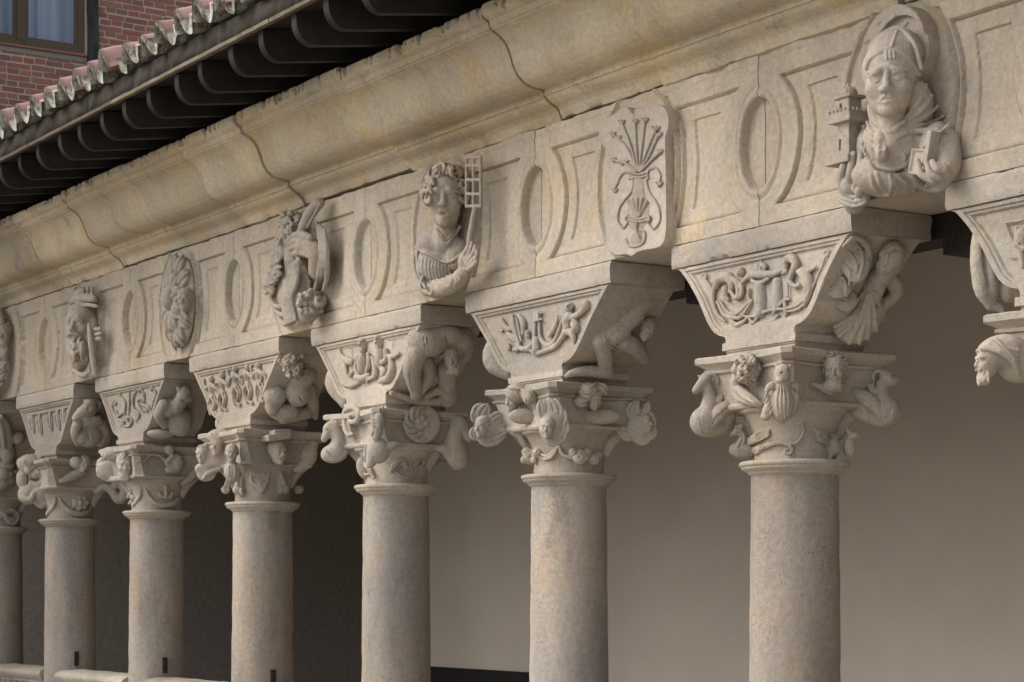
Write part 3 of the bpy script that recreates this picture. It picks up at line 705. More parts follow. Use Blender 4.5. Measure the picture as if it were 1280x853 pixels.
class Fig:
    """A carved figure. Points are given in the pixels of a crop (x0, y0, scale) of the photograph; the surface the
    figure is carved on gives the distance, d (crop pixels) stands proud of it towards the viewer."""
    def __init__(s, crop, surf, h=.0045, ref=None):
        s.x0, s.y0, s.sc = crop; s.surf = surf; s.h = h; s.ops = []
        rx, ry = ref if ref else (0, 0)
        p = s.base(rx, ry); q = p - CAM; s.Z = q @ FW; s.u = s.Z / FPX / s.sc; s.org = p
        v = -q; v[2] = 0; v /= np.linalg.norm(v); s.v = v; s.r = np.array([-v[1], v[0], 0.0])
        s.VM = np.stack([s.r, -v, np.array([0, 0, 1.0])], 1)      # columns: right, away, up
        s.WM = np.eye(3)
        s.groove = 0; s.dz = 0.0; s.rm = 1.0
    def pix(s, x, y): return s.x0 + x / s.sc, s.y0 + y / s.sc
    def base(s, x, y):
        px, py = s.pix(x, y); d = ray(px, py); k = s.surf
        if k[0] == 'Y': return at_y(px, py, k[1])
        if k[0] == 'X': return at_x(px, py, k[1])
        if k[0] == 'side':                     # slanted side of a corbel block: X = a + b (z - 2.75)
            a, b = k[1] + .27, .80; t = (a + b * (CAM[2] - 2.75) - CAM[0]) / (d[0] - b * d[2]); return CAM + d * t
        if k[0] == 'pt': return CAM + d * ((np.asarray(k[1]) - CAM) @ FW)
        if k[0] == 'cyl':
            o = CAM[:2] - np.array([k[1], 0]); dd = d[:2]; A = dd @ dd; B = 2 * o @ dd; C = o @ o - k[2] ** 2; D = B * B - 4 * A * C
            t = (-B - math.sqrt(max(D, 0))) / (2 * A); return CAM + d * t
    def p(s, x, y, d=0.0):
        b = s.base(x, y); q = CAM - b; return b + q / np.linalg.norm(q) * (d + s.dz) * s.u
    def hit(s, x, y, n=72, far=-60, near=520):
        """height (crop pixels towards the viewer) of the carving so far, under pixel x, y"""
        b = s.base(x, y); q = CAM - b; q = q / np.linalg.norm(q); t = np.linspace(near, far, n) * s.u; X = b + q * t[:, None]
        lo, hi = X.min(0) - .003, X.max(0) + .003; D = np.full(n, 9.0)
        for fn, a, c, k, sub in s.ops:
            if (a > hi).any() or (c < lo).any(): continue
            v = fn(X)
            D = np.maximum(D, -v) if sub else (np.minimum(D, v) if k < 1e-6 else smin(D, v, k))
        i = np.argmax(D < 0)
        if not D[i] < 0: return 0.0
        if i == 0: return near
        w = D[i - 1] / (D[i - 1] - D[i] + 1e-9); return (t[i - 1] + (t[i] - t[i - 1]) * w) / s.u
    def on(s, pts, r, lift=0.0, k=3, sub=False, sm=4):
        """a tube that lies on the carving made so far"""
        Q = spline(np.array([q[:2] for q in pts], float), 3) if len(pts) > 2 else resample([q[:2] for q in pts], 4)
        n = len(Q); rr = np.interp(np.linspace(0, 1, n), np.linspace(0, 1, len(np.atleast_1d(r))), np.atleast_1d(r))
        hh = np.array([s.hit(x, y) for x, y in Q]); ok = np.abs(hh) > 1e-9
        if ok.any() and not ok.all(): hh = np.interp(np.arange(n), np.flatnonzero(ok), hh[ok])
        g = np.ones(3) / 3; hp = np.r_[hh[0], hh, hh[-1]]; hh = np.convolve(hp, g, 'valid')
        s.tube([(x, y, h + lift - s.dz) for (x, y), h in zip(Q, hh)], rr, 0, k, sub, 1)
    # --- primitives (all radii in crop pixels unless m=True)
    def add(s, fn, lo, hi, k=0.0, sub=False): s.ops.append((fn, np.array(lo, float), np.array(hi, float), k * s.u, sub))
    def tube(s, pts, r, d=0.0, k=3, sub=False, sm=4, flat=None, world=False):
        Q = []; n = len(pts); rr = np.interp(np.linspace(0, 1, n), np.linspace(0, 1, len(np.atleast_1d(r))), np.atleast_1d(r))
        dd = np.interp(np.linspace(0, 1, n), np.linspace(0, 1, len(np.atleast_1d(d))), np.atleast_1d(d))
        if world: P = np.array(pts, float)
        else: P = np.array([s.p(q[0], q[1], q[2] if len(q) > 2 else dd[i]) for i, q in enumerate(pts)])
        R = rr * s.u * (1.0 if world or sub else s.rm)
        PR = np.concatenate([P, R[:, None]], 1)
        if sm > 1 and n > 2: PR = spline(PR, sm)
        P, R = PR[:, :3], np.maximum(PR[:, 3], .0005)
        def fn(X, P=P, R=R):
            out = np.full(X.shape[:-1], 1e3, np.float32)
            for a, b, ra, rb in zip(P[:-1], P[1:], R[:-1], R[1:]):
                ab = b - a; L = ab @ ab + 1e-12; t = np.clip(((X - a) @ ab) / L, 0, 1)
                out = np.minimum(out, np.linalg.norm(X - a - t[..., None] * ab, axis=-1) - (ra + t * (rb - ra)))
            return out
        m = R.max(); s.add(fn, P.min(0) - m, P.max(0) + m, k, sub)
        if s.groove and not sub and not world and len(P) > 3 and m / s.u > 6:
            q = CAM - s.org; q = q / np.linalg.norm(q); Pg = P + q * R[:, None] * 1.02
            s.tube(Pg[1:-1], np.maximum(R[1:-1] / s.u * s.groove, 1.2), 0, 1, True, 1, world=True)
    def ellm(s, c, r, Mx, k, sub):
        r = np.array(r, float)
        def fn(X, c=c, r=r, Mx=Mx):
            q = (X - c) @ Mx; a = np.linalg.norm(q / r, axis=-1); b = np.linalg.norm(q / (r * r), axis=-1) + 1e-9
            return a * (a - 1) / b
        e = np.sqrt(((Mx * r) ** 2).sum(1)); s.add(fn, c - e, c + e, k, sub)
    def ell(s, x, y, d, rx, ry, rz=None, rot=0, k=6, sub=False, wall=False, yaw=0, pitch=0):
        """rx across, ry up, rz in depth (pixels); rot turns it clockwise in the picture"""
        rz = rx if rz is None else rz
        Mx = (s.WM if wall else s.VM) @ rotm(yaw, pitch, rot)
        s.ellm(s.p(x, y, d), np.array([rx, rz, ry]) * s.u * (1.0 if sub else s.rm), Mx, k, sub)
    def ball(s, x, y, d, r, k=4, sub=False): s.ell(x, y, d, r, r, r, 0, k, sub)
    def boxp(s, x, y, d, hx, hy, hz, rot=0, rnd=2, k=1, sub=False, wall=True, yaw=0, pitch=0):
        Mx = (s.WM if wall else s.VM) @ rotm(yaw, pitch, rot); c = s.p(x, y, d); r = np.array([hx, hz, hy]) * s.u; rd = rnd * s.u
        def fn(X):
            q = np.abs((X - c) @ Mx) - (r - rd); return np.linalg.norm(np.maximum(q, 0), axis=-1) + np.minimum(q.max(-1), 0) - rd
        e = (np.abs(Mx) * r).sum(1); s.add(fn, c - e, c + e, k, sub)
    def disc(s, x, y, d, R, th, k=1, sub=False, rnd=3, wall=True):
        Mx = s.WM if wall else s.VM; c = s.p(x, y, d); R_, t_, rd = R * s.u, th * s.u, rnd * s.u
        def fn(X):
            q = (X - c) @ Mx; a = np.hypot(q[..., 0], q[..., 2]) - (R_ - rd); b = np.abs(q[..., 1]) - (t_ - rd)
            return np.hypot(np.maximum(a, 0), np.maximum(b, 0)) + np.minimum(np.maximum(a, b), 0) - rd
        e = np.abs(Mx) @ np.array([R_, t_, R_]); s.add(fn, c - e, c + e, k, sub)
    # --- composed forms
    def leaf(s, pts, w, d=4, k=3, ridge=True, t=.35):
        """pointed leaf along pts, half-width w in the middle"""
        n = 9; Q = resample(spline(np.array(pts, float), 6), n); ww = w * np.sin(np.linspace(.25, pi - .12, n)) ** .8
        for sgn in (-1, 1):
            off = []
            for i in range(n):
                a, b = Q[max(0, i - 1)], Q[min(n - 1, i + 1)]; tt = (b - a)[:2]; tt = tt / (np.linalg.norm(tt) + 1e-6); off.append((Q[i][0] - tt[1] * sgn * ww[i] * .55, Q[i][1] + tt[0] * sgn * ww[i] * .55))
            s.tube(off, np.maximum(ww * .55, 1), d, k, sm=1)
        if ridge: s.tube([(q[0], q[1]) for q in Q[:-1]], np.maximum(ww[:-1] * .16, 1.0), d + w * .42, 1, sm=1, sub=True)
    def head(s, x, y, d, H, yaw=0, pitch=0, roll=0, mouth=0, beard=0, hair=None, k=1.0, brow=0, stache=0, seed=1, ears=True, neck=True, wide=1.0, eyes=1.0, frown=0.0):
        """human head, H = height in crop pixels, face turned towards the viewer by default"""
        c0 = s.p(x, y, d); U = H * s.u; Mx = s.VM @ rotm(yaw, pitch, roll)
        rg = np.random.default_rng(seed)
        def Wp(a, b, c): return c0 + Mx @ (np.array([a * wide, b, c]) * U)
        def e(a, b, c, ra, rb, rc, kk=.05, sub=False, yw=0, pt=0, rl=0): s.ellm(Wp(a, b, c), np.array([ra * wide, rb, rc]) * U, Mx @ rotm(yw, pt, rl), kk * H, sub)
        def tb(P, r, kk=.02, sub=False, sm=3):
            s.tube([Wp(*q) for q in P], np.atleast_1d(r) * H, 0, kk * H, sub, sm, world=True)
        e(0, .06, .14, .33, .40, .36); e(0, -.07, -.14, .255, .29, .34, .08); e(0, -.25, -.40, .10, .09, .09, .08)
        for g in (-1, 1):
            e(g * .155, -.22, -.12, .10, .12, .10, .08)
            e(g * .125, -.40, .0, .085, .10, .062, .04, True)
            e(g * .122, -.292, -.005, .066 * eyes, .058, .048 * eyes, .005)
            tb([(g * .055, -.330, .0), (g * .09, -.352, .038), (g * .14, -.345, .042), (g * .195, -.305, .005)], [.012, .02, .02, .012], .012)
            tb([(g * .06, -.325, -.012), (g * .12, -.340, -.052), (g * .19, -.30, -.015)], [.01, .016, .01], .012)
            tb([(g * .03, -.345, .075 - brow * .03), (g * .11, -.352, .105 + brow * .02), (g * .21, -.295, .07)], [.03, .036, .022], .05)
            e(g * .048, -.365, -.155, .042, .045, .036, .025)
            if ears: e(g * .335, .05, -.03, .045, .085, .115, .03); e(g * .365, .02, -.03, .03, .045, .07, .02, True)
        tb([(0, -.335, .08), (0, -.375, -.02), (0, -.43, -.135)], [.032, .038, .05], .035)
        e(0, -.40, -.15, .05, .05, .042, .03)
        tb([(-.10, -.30, -.27 - frown), (-.035, -.342, -.245), (0, -.337, -.252), (.035, -.342, -.245), (.10, -.30, -.27 - frown)], [.012, .026, .022, .026, .012], .02)
        tb([(-.085, -.30, -.282 - mouth * .04 - frown), (0, -.335, -.310 - mouth * .05), (.085, -.30, -.282 - mouth * .04 - frown)], [.012, .03, .012], .02)
        if mouth: e(0, -.36, -.278 - mouth * .02, .055, .06, .016 + .014 * mouth, .01, True)
        else: tb([(-.105, -.325, -.277 - frown), (0, -.37, -.277), (.105, -.325, -.277 - frown)], [.008, .012, .008], .005, True)
        if neck: tb([(0, .06, -.28), (0, .10, -.75)], [.19, .21], .06)
        if stache:
            for g in (-1, 1): tb([(g * .02, -.365, -.215), (g * .09, -.36, -.235), (g * .17, -.31, -.29)], [.03, .04, .015], .01)
        if beard:
            for i in range(int(44 * beard) + 22):
                an = rg.uniform(-1.25, 1.25); z = rg.uniform(-.50, -.24) - .10 * beard * (1 - abs(an)); R0 = .27
                a = (R0 * sin(an) * .95, -.05 - R0 * cos(an) * .95, z); L = .10 + .10 * beard
                if abs(an) < .38 and z > -.35: continue
                b = (a[0] * 1.05 + rg.normal(0, .02), a[1] - .015, a[2] - L * .5); c = (a[0] * .9 + rg.normal(0, .03), a[1] - .0, a[2] - L)
                tb([a, b, c], [.030, .034, .016], .006)
            e(0, -.16, -.45 - .06 * beard, .22, .17, .14 + .10 * beard, .06)
        if hair == 'curls' or hair == 'locks' or hair == 'short':
            n = {'curls': 120, 'locks': 75, 'short': 150}[hair]
            for i in range(n):
                th = rg.uniform(-pi, pi); ph = math.asin(rg.uniform(-.35, 1))
                fx = sin(th) * cos(ph); fy = -cos(th) * cos(ph); fz = sin(ph)
                if fy < -.3 and fz < .62: continue
                if fz < -.05 and abs(th) < 1.3: continue
                P0 = np.array([fx * .345, .06 + fy * .42, .14 + fz * .38])
                n_ = np.array([fx, fy, fz]); t1 = np.cross(n_, [0, 0, 1.0]); t1 /= np.linalg.norm(t1) + 1e-6; t2 = np.cross(n_, t1)
                if hair == 'locks':
                    a = P0; dn = t2 * (1 if t2[2] < 0 else -1); sd = t1 * rg.normal(0, .05)
                    tb([a, a + n_ * .05 + dn * .05 + sd, a + n_ * .06 + dn * .12 + sd * .3, a + n_ * .03 + dn * .17 - sd], [.02, .038, .034, .012], .004)
                elif hair == 'short':
                    a = P0; w = t1 * rg.normal(0, .04) + t2 * rg.normal(0, .04)
                    tb([a, a + n_ * .03 + w * .6, a + n_ * .035 + w * 1.3], [.03, .03, .014], .004)
                else:
                    r = rg.uniform(.035, .055); ang = np.linspace(rg.uniform(0, 6), rg.uniform(0, 6) + 7.5, 6)
                    tb([P0 + n_ * (.01 + .012 * j) + (t1 * cos(q) + t2 * sin(q)) * r * (1 - j * .12) for j, q in enumerate(ang)], [.022, .024, .024, .022, .02, .018], .003)
        s.Wp = Wp; s.HM = Mx; s.HU = U; s.htb = tb; s.he = e
        return Wp
    def build(s, name, mat, parent, off, clipY=None, clipX=None, wear=.0015, label=None):
        lo = np.min([o[1] for o in s.ops if not o[4]], 0) - 2.5 * s.h; hi = np.max([o[2] for o in s.ops if not o[4]], 0) + 2.5 * s.h
        if clipY is not None: hi[1] = min(hi[1], clipY)
        if clipX is not None: lo[0] = max(lo[0], clipX)
        n = np.maximum(np.ceil((hi - lo) / s.h).astype(int) + 1, 2); G = np.full(n, .05, np.float32)
        for fn, a, b, k, sub in s.ops:
            m = k + 2 * s.h
            i0 = np.clip(np.floor((a - m - lo) / s.h).astype(int), 0, n); i1 = np.clip(np.ceil((b + m - lo) / s.h).astype(int) + 1, 0, n)
            if (i1 <= i0).any(): continue
            ax = [lo[q] + s.h * np.arange(i0[q], i1[q]) for q in range(3)]
            X = np.stack(np.meshgrid(*ax, indexing='ij'), -1); dv = fn(X).astype(np.float32)
            sl = tuple(slice(i0[q], i1[q]) for q in range(3)); g = G[sl]
            if sub: r = np.maximum(g, -dv) if k < 1e-6 else smax(g, -dv, k)
            else: r = np.minimum(g, dv) if k < 1e-6 else smin(g, dv, k)
            G[sl] = r
        V, F = surface_nets(G, lo, s.h)
        if not len(V): return None
        if wear:
            n1, n2, n3 = fbm(V, 24, 2), fbm(V + 31, 30, 2), fbm(V + 57, 70, 2)
            V = V + wear * np.stack([n1 + .6 * n3, n2 - .6 * n3, .8 * (n1 - n2) + .5 * n3], -1)
        V = V - np.asarray(off, float)
        o = link(name, mesh(name, V, F), mat, parent)
        if label: o['label'] = label
        return o
def smin(a, b, k):
    h = np.maximum(k - np.abs(a - b), 0) / k; return np.minimum(a, b) - h * h * k * .25
def smax(a, b, k): return -smin(-a, -b, k)
# ================================================================== sculptures on the frieze
def bust(name, label, cat, px, py, group='carved figures on the frieze'):
    p = at_y(px, py, YF); return thing(name, label, cat, p, group), p
SC = M['sculpt']; CLIP = YF + .02
# ---------------- bishop saint with tower and book
def bishop():
    t, o = bust('saint_bust', 'bishop saint bust with halo and mitre holding a tower and a book', 'sculpture', 1115, 255)
    C = (940, 0, 3.159); S0 = ('Y', YF)
    f = Fig(C, S0, .0045, (560, 400))
    f.disc(585, 208, 60, 178, 48, rnd=10); f.disc(585, 208, 118, 140, 16, sub=True, rnd=4)
    for (x, y) in ((455, 165), (500, 90), (560, 70), (610, 95), (655, 165)): f.on([(x - 5, y + 5), (x + 5, y - 5)], 8, 0, 2)
    h = Fig(C, S0, .0032, (560, 400))
    h.head(548, 318, 235, 305, yaw=-8, pitch=5, ears=False, neck=True, mouth=0, brow=-1.2, wide=1.12, frown=.03, eyes=1.1)
    h.ell(566, 215, 196, 108, 88, 92, k=8); h.ell(572, 165, 180, 70, 50, 60, k=30)                                   # mitre
    h.on([(574, 118), (560, 155), (548, 196)], [4, 6, 6], 2, 4)
    h.on([(452, 268), (472, 228), (545, 195), (620, 234), (660, 295)], 10, 3, 3)
    h.tube([(462, 245), (490, 160), (570, 112), (640, 170), (668, 270)], 9, [190, 205, 215, 205, 180], 3)
    for i, x in enumerate((530, 545, 560)): h.on([(x, 208), (x + 2, 232)], [8, 5], 2, 2)
    # shoulders, cape, hood
    f.ell(600, 560, 70, 165, 130, 110, k=10); f.ell(560, 690, 60, 165, 90, 105, k=14)
    f.ell(455, 590, 85, 45, 90, 70, k=20); f.ell(735, 590, 50, 70, 105, 70, k=20); f.ell(535, 470, 150, 70, 70, 80, k=16)
    f.ell(655, 400, 85, 60, 90, 80, rot=-20, k=16)
    for i in range(5):
        q = i / 4; f.on([(690 + 22 * q * 4, 335 + 42 * q * 4), (655 + 14 * q * 4, 410 + 26 * q * 4), (600 + 4 * i, 475 + 12 * i), (545 + i, 515 + 12 * i)], [6, 12, 11, 6], 5, 6)
    f.on([(468, 420), (478, 460), (510, 498), (548, 520), (600, 480)], [14, 18, 16, 14, 10], 6, 6)
    for i in range(3): f.on([(452 - 6 * i, 480 + 34 * i), (478, 528 + 28 * i), (530, 556 + 22 * i)], [5, 9, 5], 4, 5)
    f.on([(432, 545), (450, 605), (488, 650), (545, 668), (600, 655), (650, 610), (700, 560), (775, 495)], 9, 4, 3)
    f.on([(440, 570), (460, 622), (495, 664), (545, 682), (605, 668), (650, 628)], 8, -10, 3, True)
    f.on([(513, 540), (513, 590)], 30, -12, 2); f.on([(513, 598), (512, 616)], 26, -10, 2); f.on([(513, 560), (513, 575)], 15, 9, 2, True); f.on([(512, 603), (512, 615)], 13, 9, 2, True)
    # robe under the cape
    for (P, r) in (([(545, 690), (552, 730), (540, 772)], 10), ([(490, 680), (505, 725), (530, 765)], 9), ([(468, 690), (480, 735), (505, 775)], 10), ([(575, 690), (610, 724), (660, 738)], 9), ([(560, 700), (580, 742), (650, 758)], 9), ([(600, 680), (640, 708), (690, 728)], 8), ([(475, 745), (510, 768), (540, 772)], 8)):
        f.on(P, [r * .6, r, r * .7], 3, 4)
    f.on([(600, 610), (612, 660), (650, 715), (700, 742), (760, 735), (788, 690)], [8, 12, 16, 20, 18, 10], 2, 5)
    # left hand and cuff
    f.ell(400, 735, 150, 52, 50, 50, k=8); f.tube([(405, 740), (405, 805)], [58, 44], [120, 60], 8)
    for y, w in ((752, 60), (770, 62), (788, 56)): f.tube([(345, y), (370, y + 18), (405, y + 25), (440, y + 16), (462, y - 6)], 8, [140, 178, 182, 165, 130], 3)
    for P in ([(372, 618), (362, 660), (352, 705), (362, 740)], [(400, 608), (392, 660), (385, 710), (385, 745)], [(430, 606), (426, 660), (420, 710), (412, 745)], [(458, 665), (452, 700), (438, 735), (425, 760)]):
        f.tube(P, [13, 17, 19, 20], [195, 215, 205, 180], 2)
    # right hand round the book
    f.ell(735, 690, 140, 50, 36, 50, rot=-20, k=8); f.tube([(750, 700), (775, 650), (770, 560)], [40, 48, 50], [100, 60, 30], 8)
    for P in ([(655, 640), (668, 690), (715, 712)], [(688, 640), (705, 685), (735, 700)], [(712, 640), (728, 665), (755, 672)]): f.tube(P, [11, 15, 17], [215, 215, 180], 2)
    f.tube([(735, 650), (755, 672), (768, 690)], [12, 15, 18], [190, 175, 140], 2)
    body = f.build('body', SC, t, o, CLIP)
    h.build('head', SC, t, o, CLIP, wear=.0008)
    # the book
    b = Fig(C, S0, .004, (690, 600))
    b.boxp(655, 640, 160, 42, 50, 8, rot=14, rnd=2); b.boxp(655, 640, 169, 34, 41, 5, rot=14, rnd=2, sub=True)
    b.boxp(708, 590, 158, 13, 68, 26, rot=14, rnd=2, yaw=0)
    for i in range(3): b.tube([(690 + 9 * i, 535 - 8 * i), (722 + 9 * i, 655 - 8 * i)], 1.6, 205 - 7 * i, 0, True)
    b.build('book', SC, t, o, None, wear=.0006)
    # the tower, built as masonry blocks
    w = Fig(C, S0, .004, (378, 500)); D = 150
    w.boxp(378, 640, D, 66, 14, 60, rnd=2); w.boxp(385, 560, D, 34, 90, 34, rnd=1); w.boxp(385, 482, D, 62, 8, 56, rnd=2); w.boxp(385, 462, D, 58, 14, 54, rnd=1); w.boxp(385, 462, D, 50, 20, 46, rnd=1, sub=True)
    w.boxp(385, 420, D, 34, 40, 34, rnd=1); w.boxp(385, 388, D, 46, 6, 44, rnd=1)
    w.ell(383, 372, D, 34, 28, 34, k=2, wall=True); w.ell(380, 345, D, 8, 18, 8, k=3)
    for q in range(6):
        for pt in ((-56 + 22.4 * q, -54, 0), (57, -52 + 21 * q, 0)):
            cpt = w.p(385, 444, D) + np.array([pt[0], pt[1], 0]) * w.u; w.ellm(cpt, np.array([6, 6, 9]) * w.u, np.eye(3), 1, False)
    w.boxp(352, 575, D + 42, 5, 22, 12, rnd=1, sub=True, wall=True); w.boxp(356, 425, D + 42, 6, 13, 12, rnd=1, sub=True, wall=True)
    w.build('tower', SC, t, o, None, wear=.0008)
bishop()
# ---------------- young saint with a gridiron
def grid_saint():
    t, o = bust('saint_bust', 'young saint bust with tousled hair and open mouth holding a gridiron', 'sculpture', 557, 368)
    C = (500, 180, 4.267); S0 = ('Y', YF)
    h = Fig(C, S0, .0036, (240, 400))
    h.head(243, 296, 195, 318, yaw=-6, pitch=0, mouth=1, hair='locks', ears=False, seed=3, wide=1.0, neck=False)
    rg = np.random.default_rng(2)
    for i in range(60):
        a = rad(rg.uniform(-205, 22)); r0, r1 = rg.uniform(.72, .95), rg.uniform(1.0, 1.22)
        P = lambda q, w: (246 + (100 * q) * cos(a + w), 262 + (132 * q) * sin(a + w)); w = rg.choice([-.14, .14])
        h.on([P(r0, 0), P((r0 + r1) / 2, w), P(r1, w * .4), P(r1 + .08, -w)], [7, 10, 9, 4], 4, 1)
    h.build('head', SC, t, o, CLIP, wear=.0008)
    f = Fig(C, S0, .0045, (240, 500))
    f.ell(225, 640, 75, 130, 150, 90, k=10); f.ell(150, 580, 60, 76, 80, 80, k=20); f.ell(312, 590, 30, 70, 90, 60, k=30); f.ell(228, 525, 90, 132, 72, 84, k=20); f.tube([(247, 400), (246, 520)], [62, 70], [135, 120], 14)
    f.on([(80, 548), (120, 575), (180, 602), (250, 632), (310, 606), (348, 575)], 8, 3, 3); f.on([(85, 562), (120, 590), (180, 617), (250, 647), (310, 620)], 5, 2, 2, True)
    f.on([(196, 455), (215, 500), (247, 535), (280, 500), (320, 440)], 10, 4, 3); f.on([(208, 470), (247, 512), (288, 465)], 5, 4, 2)
    for x in (104, 122, 140, 158, 176, 194, 212, 230, 248, 266):
        f.on([(x, 606 + (x - 80) * .2), (x - 4, 660), (x + 4, 720)], [4, 7, 4], 0, 4)
    for i, x in enumerate((80, 96)): f.on([(x, 560), (x - 4, 640), (x + 15, 720), (x + 40, 770)], [6, 10, 10, 7], 3, 4)
    f.tube([(125, 745), (170, 770), (240, 764), (310, 728), (352, 668)], [40, 50, 48, 44, 34], [130, 160, 180, 190, 190], 6)
    rq = np.random.default_rng(4)
    for i in range(10):
        q = i / 9 + rq.normal(0, .02); x = 140 + 190 * q; y = 768 - 75 * q * q; j = rq.normal(0, 8, 4)
        f.on([(x - 24 + j[0], y - 44 * rq.uniform(.5, 1)), (x - 6 + j[1], y - 16), (x + 8 + j[2], y + 12), (x + 8 + j[3], y + 40 * rq.uniform(.4, 1))], [3, 7 * rq.uniform(.7, 1.2), 6, 3], 0, 5)
    f.on([(122, 710), (112, 745), (128, 785), (165, 803)], 8, 4, 3)
    f.ell(352, 625, 195, 42, 48, 30, rot=25, k=6)
    for P in ([(345, 640), (375, 575), (385, 530)], [(360, 640), (395, 580), (402, 545)], [(372, 650), (408, 600), (410, 570)], [(365, 670), (402, 640), (412, 605)]): f.tube(P, [16, 14, 10], [215, 222, 205], 2)
    f.tube([(335, 600), (355, 570), (362, 540)], [16, 14, 10], [215, 225, 220], 2)
    f.build('body', SC, t, o, CLIP)
    g = Fig(C, S0, .0036, (390, 300))
    g.tube([(368, 560), (378, 480), (392, 400), (403, 335)], [18, 18, 17, 15], [225, 205, 190, 185], 2)
    def bar(a, b, w=7): g.tube([a, b], w + 2, 185, .5, sm=1)
    for x in (355, 393, 431): bar((x, 70), (x, 335), 7)
    for y in (333, 268, 192, 116, 72): bar((355, y), (431, y), 7)
    g.build('gridiron', SC, t, o, CLIP, wear=.0006)
grid_saint()
# ---------------- shield with a vase of lilies
def shield():
    t, o = bust('stone_shield', 'thick stone shield carved with a handled vase of lilies', 'shield', 795, 322)
    C = (640, 80, 3.28); YS = YF - .060
    out = [(352, 245), (375, 225), (420, 205), (445, 188), (470, 176), (488, 198), (500, 206), (506, 184), (560, 172), (600, 166), (628, 182), (640, 215), (640, 262), (628, 300), (630, 400), (632, 560), (632, 690), (615, 742), (590, 757), (545, 764), (512, 774), (490, 790), (465, 782), (430, 786), (402, 772), (384, 742), (386, 600), (390, 400), (378, 345), (356, 318)]
    P = np.array([at_y(640 + x / 3.28, 80 + y / 3.28, YS) for x, y in spline(np.array(out, float), 2)])
    n = len(P); c = P.mean(0); ins = P + (c - P) * .035
    A = P.copy(); A[:, 1] = YF + .01; B = P.copy(); B[:, 1] += .006; 
    I1 = ins.copy(); I2 = c + (P - c) * .93; I2[:, 1] += .004
    V = np.concatenate([A, B, P + (c - P) * .008, I1, I2]) - o; F = []
    for r in range(4):
        for i in range(n): F.append([r * n + i, r * n + (i + 1) % n, (r + 1) * n + (i + 1) % n, (r + 1) * n + i])
    F.append([4 * n + i for i in range(n)])
    ob = link('plate', mesh('plate', V, F), SC, t); sharp(ob, 40)
    f = Fig(C, ('Y', YS + .002), .0032, (500, 500))
    f.ell(520, 520, -6, 40, 75, 10, k=6, wall=True); f.ell(518, 610, -6, 80, 78, 10, k=14, wall=True); f.ell(512, 715, -5, 40, 34, 9, k=5, wall=True)
    stems = [[(512, 440), (470, 340), (412, 290)], [(514, 440), (485, 330), (450, 240)], [(517, 440), (510, 330), (506, 240)], [(520, 440), (535, 330), (546, 232)], [(523, 440), (560, 340), (590, 268)], [(525, 440), (565, 370), (600, 290)], [(510, 440), (460, 405), (415, 395)], [(528, 440), (570, 395), (606, 362)], [(505, 450), (460, 445), (435, 480), (420, 520)], [(535, 448), (585, 425), (608, 455), (604, 495)]]
    for P in stems: f.on(P, [5, 6, 5], 2, 1)
    for (x, y, r) in ((412, 290, 14), (450, 240, 13), (506, 238, 13), (546, 232, 13), (590, 268, 16), (602, 292, 14), (415, 394, 13), (607, 360, 13), (421, 520, 13), (604, 494, 14), (440, 300, 9), (450, 410, 9), (470, 400, 8), (580, 330, 9), (575, 385, 9), (430, 490, 8)):
        f.ell(x, y, 5, r * .6, r, r * .7, rot=(x - 515) * .25, k=2); f.ell(x - r * .7, y - r * .3, 4, r * .35, r * .7, r * .5, rot=-40, k=2); f.ell(x + r * .7, y - r * .3, 4, r * .35, r * .7, r * .5, rot=40, k=2)
    for y, w in ((447, 40), (460, 38), (630, 46), (642, 42)): f.on([(518 - w, y - 4), (518, y + 6), (518 + w, y - 4)], 5, 3, 1)
    f.on([(480, 470), (495, 470), (492, 520), (445, 580), (434, 640), (455, 672), (472, 655)], 5, 3, 1); f.on([(560, 470), (552, 470), (560, 520), (598, 580), (606, 640), (580, 676), (560, 655)], 5, 3, 1)
    for P in ([(512, 625), (495, 600), (476, 565)], [(514, 625), (505, 595), (494, 558)], [(516, 625), (514, 595), (514, 553)], [(519, 625), (525, 595), (534, 555)], [(521, 625), (536, 600), (552, 568)]): f.on(P, [4, 6, 8], 3, 1)
    f.on([(468, 720), (480, 745), (512, 748), (542, 728), (545, 690), (525, 680)], 6, 3, 1); f.on([(512, 650), (512, 690), (522, 712)], [8, 7, 5], 3, 1)
    f.on([(475, 650), (465, 635), (475, 622)], 5, 3, 1); f.on([(556, 650), (566, 635), (556, 622)], 5, 3, 1)
    f.build('vase_relief', SC, t, o, YS + .01, wear=.0004)
shield()
